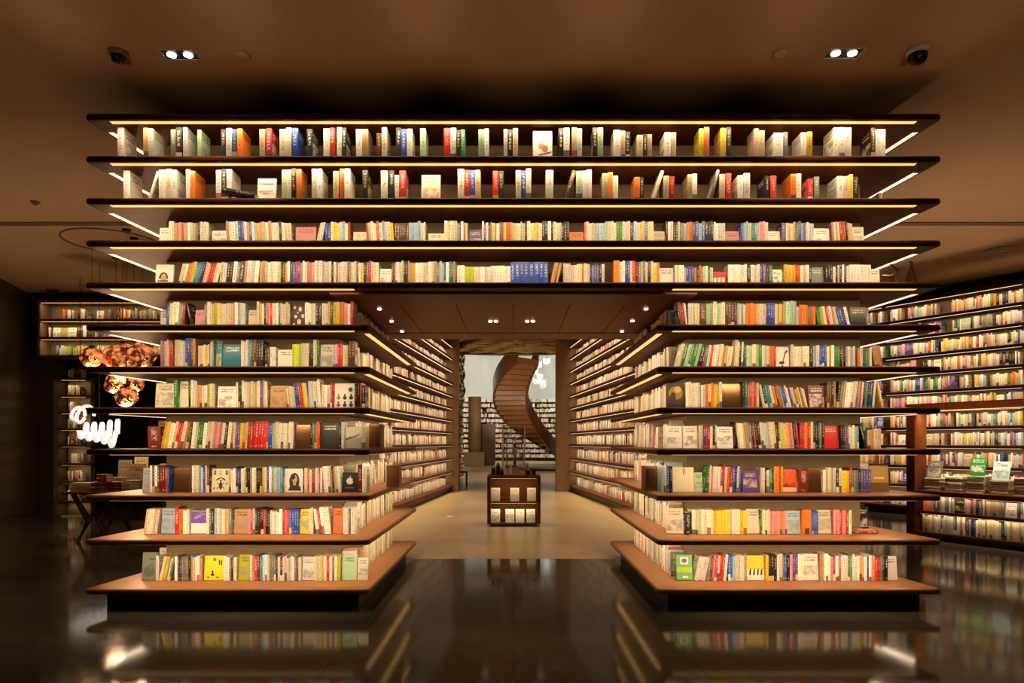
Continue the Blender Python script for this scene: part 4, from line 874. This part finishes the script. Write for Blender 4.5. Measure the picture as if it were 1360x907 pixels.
for z in ZL[4:]:
    MB().box(-2.4, -1.98, 24.1, 27.4, z - .05, z).obj('shelf', M['wood'], ab, (2.2, -25.6, 0))
    fill((-2.0, 24.2), (-2.0, 27.3), z, (1, 0), .24, pal='wwwcc', gaps=.02, thick=(.03, .08))
MB().box(-2.5, -2.4, 24.1, 27.4, 0, ZL[3]).obj('back_panel', M['panel'], ab, (2.2, -25.6, 0))
cb = empty('bookcase', 'curved bookcase ringing the atrium behind the spiral staircase', 'bookcase', (0, AC + AR - .4, 0))
for k in range(12):
    z = .25 + k * .39
    i, o = arc(AR - .45, 62, 118, 14), arc(AR, 62, 118, 14)
    MB().prism(i + o[::-1] if False else (i + o[::-1])[::-1], z - .05, z).obj('shelf', M['wood'], cb, (0, -(AC + AR - .4), 0))
    pts = arc(AR - .42, 64, 116, 12)
    for a, b in zip(pts, pts[1:]): fill(a, b, z, (-(a[0] + b[0]) / 2, AC - (a[1] + b[1]) / 2), .25, pal='wwwwwccce', gaps=.22, thick=(.06, .16), hv=.05, depth=.2, face=0)
def column(px0, px1, d, z1, label, base=None):
    X, R_ = PX((px0 + px1) / 2, d), (PX(px1, d) - PX(px0, d)) / 2
    e = empty('column', label, 'column', (X, d, 0))
    MB().lathe([(R_, 0), (R_, z1)], 24).obj('shaft', M['stonecol'], e, smooth=True)
    if base: MB().box(-base, base, -base, base, 0, base * 1.35).obj('base', M['stonecol'], e)
column(622, 639, 42, 9.2 if False else PZ(527, 42), 'tan stone column on a square base left of the spiral staircase', .62)
cx_ = PX(648, 43)
e = empty('cabinet', 'dark tall cabinet standing beside the tan column in the atrium', 'cabinet', (cx_, 43, 0)); hw2 = 9.5 * 43 / F
MB().box(-hw2, hw2, 0, .6, .08, PZ(563, 43)).obj('body', M['stairdark'], e); MB().box(-hw2 + .05, hw2 - .05, .05, .55, 0, .08).obj('plinth', M['dark'], e)
for s in (-1, 1): MB().box(min(s * .02, s * (hw2 - .04)), max(s * .02, s * (hw2 - .04)), -.02, 0, .14, PZ(563, 43) - .06).obj('door', M['stairdark'], e)
e = empty('stool', 'small dark wooden stool at the end of the left passage bookcase', 'stool', (PX(613, 23), 23, 0))
MB().box(-.2, .2, -.2, .2, .42, .47).obj('seat', M['stairdark'], e)
for x in (-.17, .17):
    for y in (-.17, .17): MB().box(x - .02, x + .02, y - .02, y + .02, 0, .42).obj('leg', M['stairdark'], e)
# round dark dais on an oak step
dx, dd = PX(733, 34), 34
e = empty('round_dais', 'low round dark platform with an oak rim at the foot of the staircase', 'platform', (dx, dd, 0))
MB().lathe([(1.9, 0), (1.9, .06)], 40).obj('step', M['oak'], e); MB().lathe([(1.6, .06), (1.6, .16)], 40).obj('platform', M['dark'], e)
# spiral staircase
SX, SD = PX(737, 42), 42.0; RI, RO = 1.75, 3.75
stair = empty('spiral_staircase', 'curved wooden spiral staircase sweeping up through the atrium', 'staircase', (SX, SD, 0))
def hp(a, r): return (-r * math.sin(math.radians(a)), r * math.cos(math.radians(a)))
def hz(a): return .95 + 3.4 * a / 90
NS = 21; A0, A1 = -16, 142; da = (A1 - A0) / NS
for k in range(NS):
    a, b = A0 + da * k, A0 + da * (k + 1.12); z = hz(a + da)
    poly = [hp(a, RI), hp(a, RO), hp((a + b) / 2, RO), hp(b, RO), hp(b, RI), hp((a + b) / 2, RI)]
    if sum(poly[i - 1][0] * poly[i][1] - poly[i][0] * poly[i - 1][1] for i in range(6)) < 0: poly = poly[::-1]
    MB().prism(poly, z - .30, z).obj('tread', M['stairwood'], stair)
for nm, r, tk in (('inner_balustrade', RI, .07), ('outer_balustrade', RO, .07)):
    b = MB(); n = 72; V = []
    for k in range(n + 1):
        a = A0 + (A1 - A0) * k / n
        for rr in (r - tk, r + tk):
            x, y = hp(a, rr); V += [(x, y, hz(a) - .3), (x, y, hz(a) + .7)]
    Fc = []
    for k in range(n):
        p, q = 4 * k, 4 * k + 4
        Fc += [(p, q, q + 1, p + 1), (p + 2, p + 3, q + 3, q + 2), (p + 1, q + 1, q + 3, p + 3), (p, p + 2, q + 2, q)]
    Fc += [(0, 1, 3, 2), (4 * n, 4 * n + 2, 4 * n + 3, 4 * n + 1)]
    b.add(V, Fc); b.obj(nm, M['stairdark'], stair, smooth=False)
    hr = MB().tube([(*hp(A0 + (A1 - A0) * k / 60, r), hz(A0 + (A1 - A0) * k / 60) + .76) for k in range(61)], .05, 8).obj('handrail', M['stairwood'], stair, smooth=True)
# hanging folded paper sheets
for i, (px, py) in enumerate(((715, 484.6), (710, 493.5), (717, 499.4), (712, 506), (721, 507), (698, 512), (721, 513), (726, 479.6))):
    d = 46 + (i % 3) * .6; e = empty('paper_sheet', f"white folded paper sheet hanging over the atrium, {['top but one', 'upper left', 'middle', 'low middle', 'low right', 'lowest left, beside the stair', 'lowest right', 'topmost'][i]}", 'paper ornament', (PX(px, d), d, PZ(py, d)), 'hanging paper sheets')
    s = .22; r = random.uniform(-.6, .6)
    MB().add([(-s, -.1, -s * .6), (0, .1, -s), (0, .1, s * .6), (-s, -.1, s), (s, -.12, -s * .4 + r * .2), (s, -.12, s + r * .2)], [(0, 1, 2, 3), (1, 4, 5, 2)]).obj('sheet', M['paper'], e)
    MB().tube([(0, .1, s * .6), (0, .1, AZ - e.location.z)], .004, 4).obj('thread', M['metal_dark'], e)
# added lights that brighten the atrium; no fixtures stand there
def area(name, loc, sx_, sy_, watt, color, aim):
    la = bpy.data.lights.new(name, 'AREA'); la.shape = 'RECTANGLE'; la.size = sx_; la.size_y = sy_; la.energy = watt; la.color = color
    o = bpy.data.objects.new(name, la); COL.objects.link(o); o.location = loc; o.rotation_euler = Vector(aim).to_track_quat('-Z', 'Y').to_euler()
for x_ in (-5.5, 5.5):
    spot(None, (x_, 49.5, AZ - .2), 300, 130, (1, .9, .74))
area('atrium_wall_fill', (0, 45, AZ - .6), 10, .5, 620, (1, .96, .88), (0, 1, -.35))
fill_spot(-.5, 31, .3, (SX - 2.5, 42, 4.6), 2600, 34, .6, (1, .72, .42))  # added spot that lights the underside of the stair
for s in (-1, 1):
    spot(None, (s * 2.6, 27, 6.2), 1500, 60, aim=(-s * .08, 1, -.24)); spot(None, (s * .9, 29, CEIL + 2), 420, 90)  # added front spots for column, stair and floor

o = link('book_rows', REST.mesh('book_rows')); tag(o, 'close-packed rows of further books filling the shelves, mostly cream and white spines', 'books', None, 'stuff')
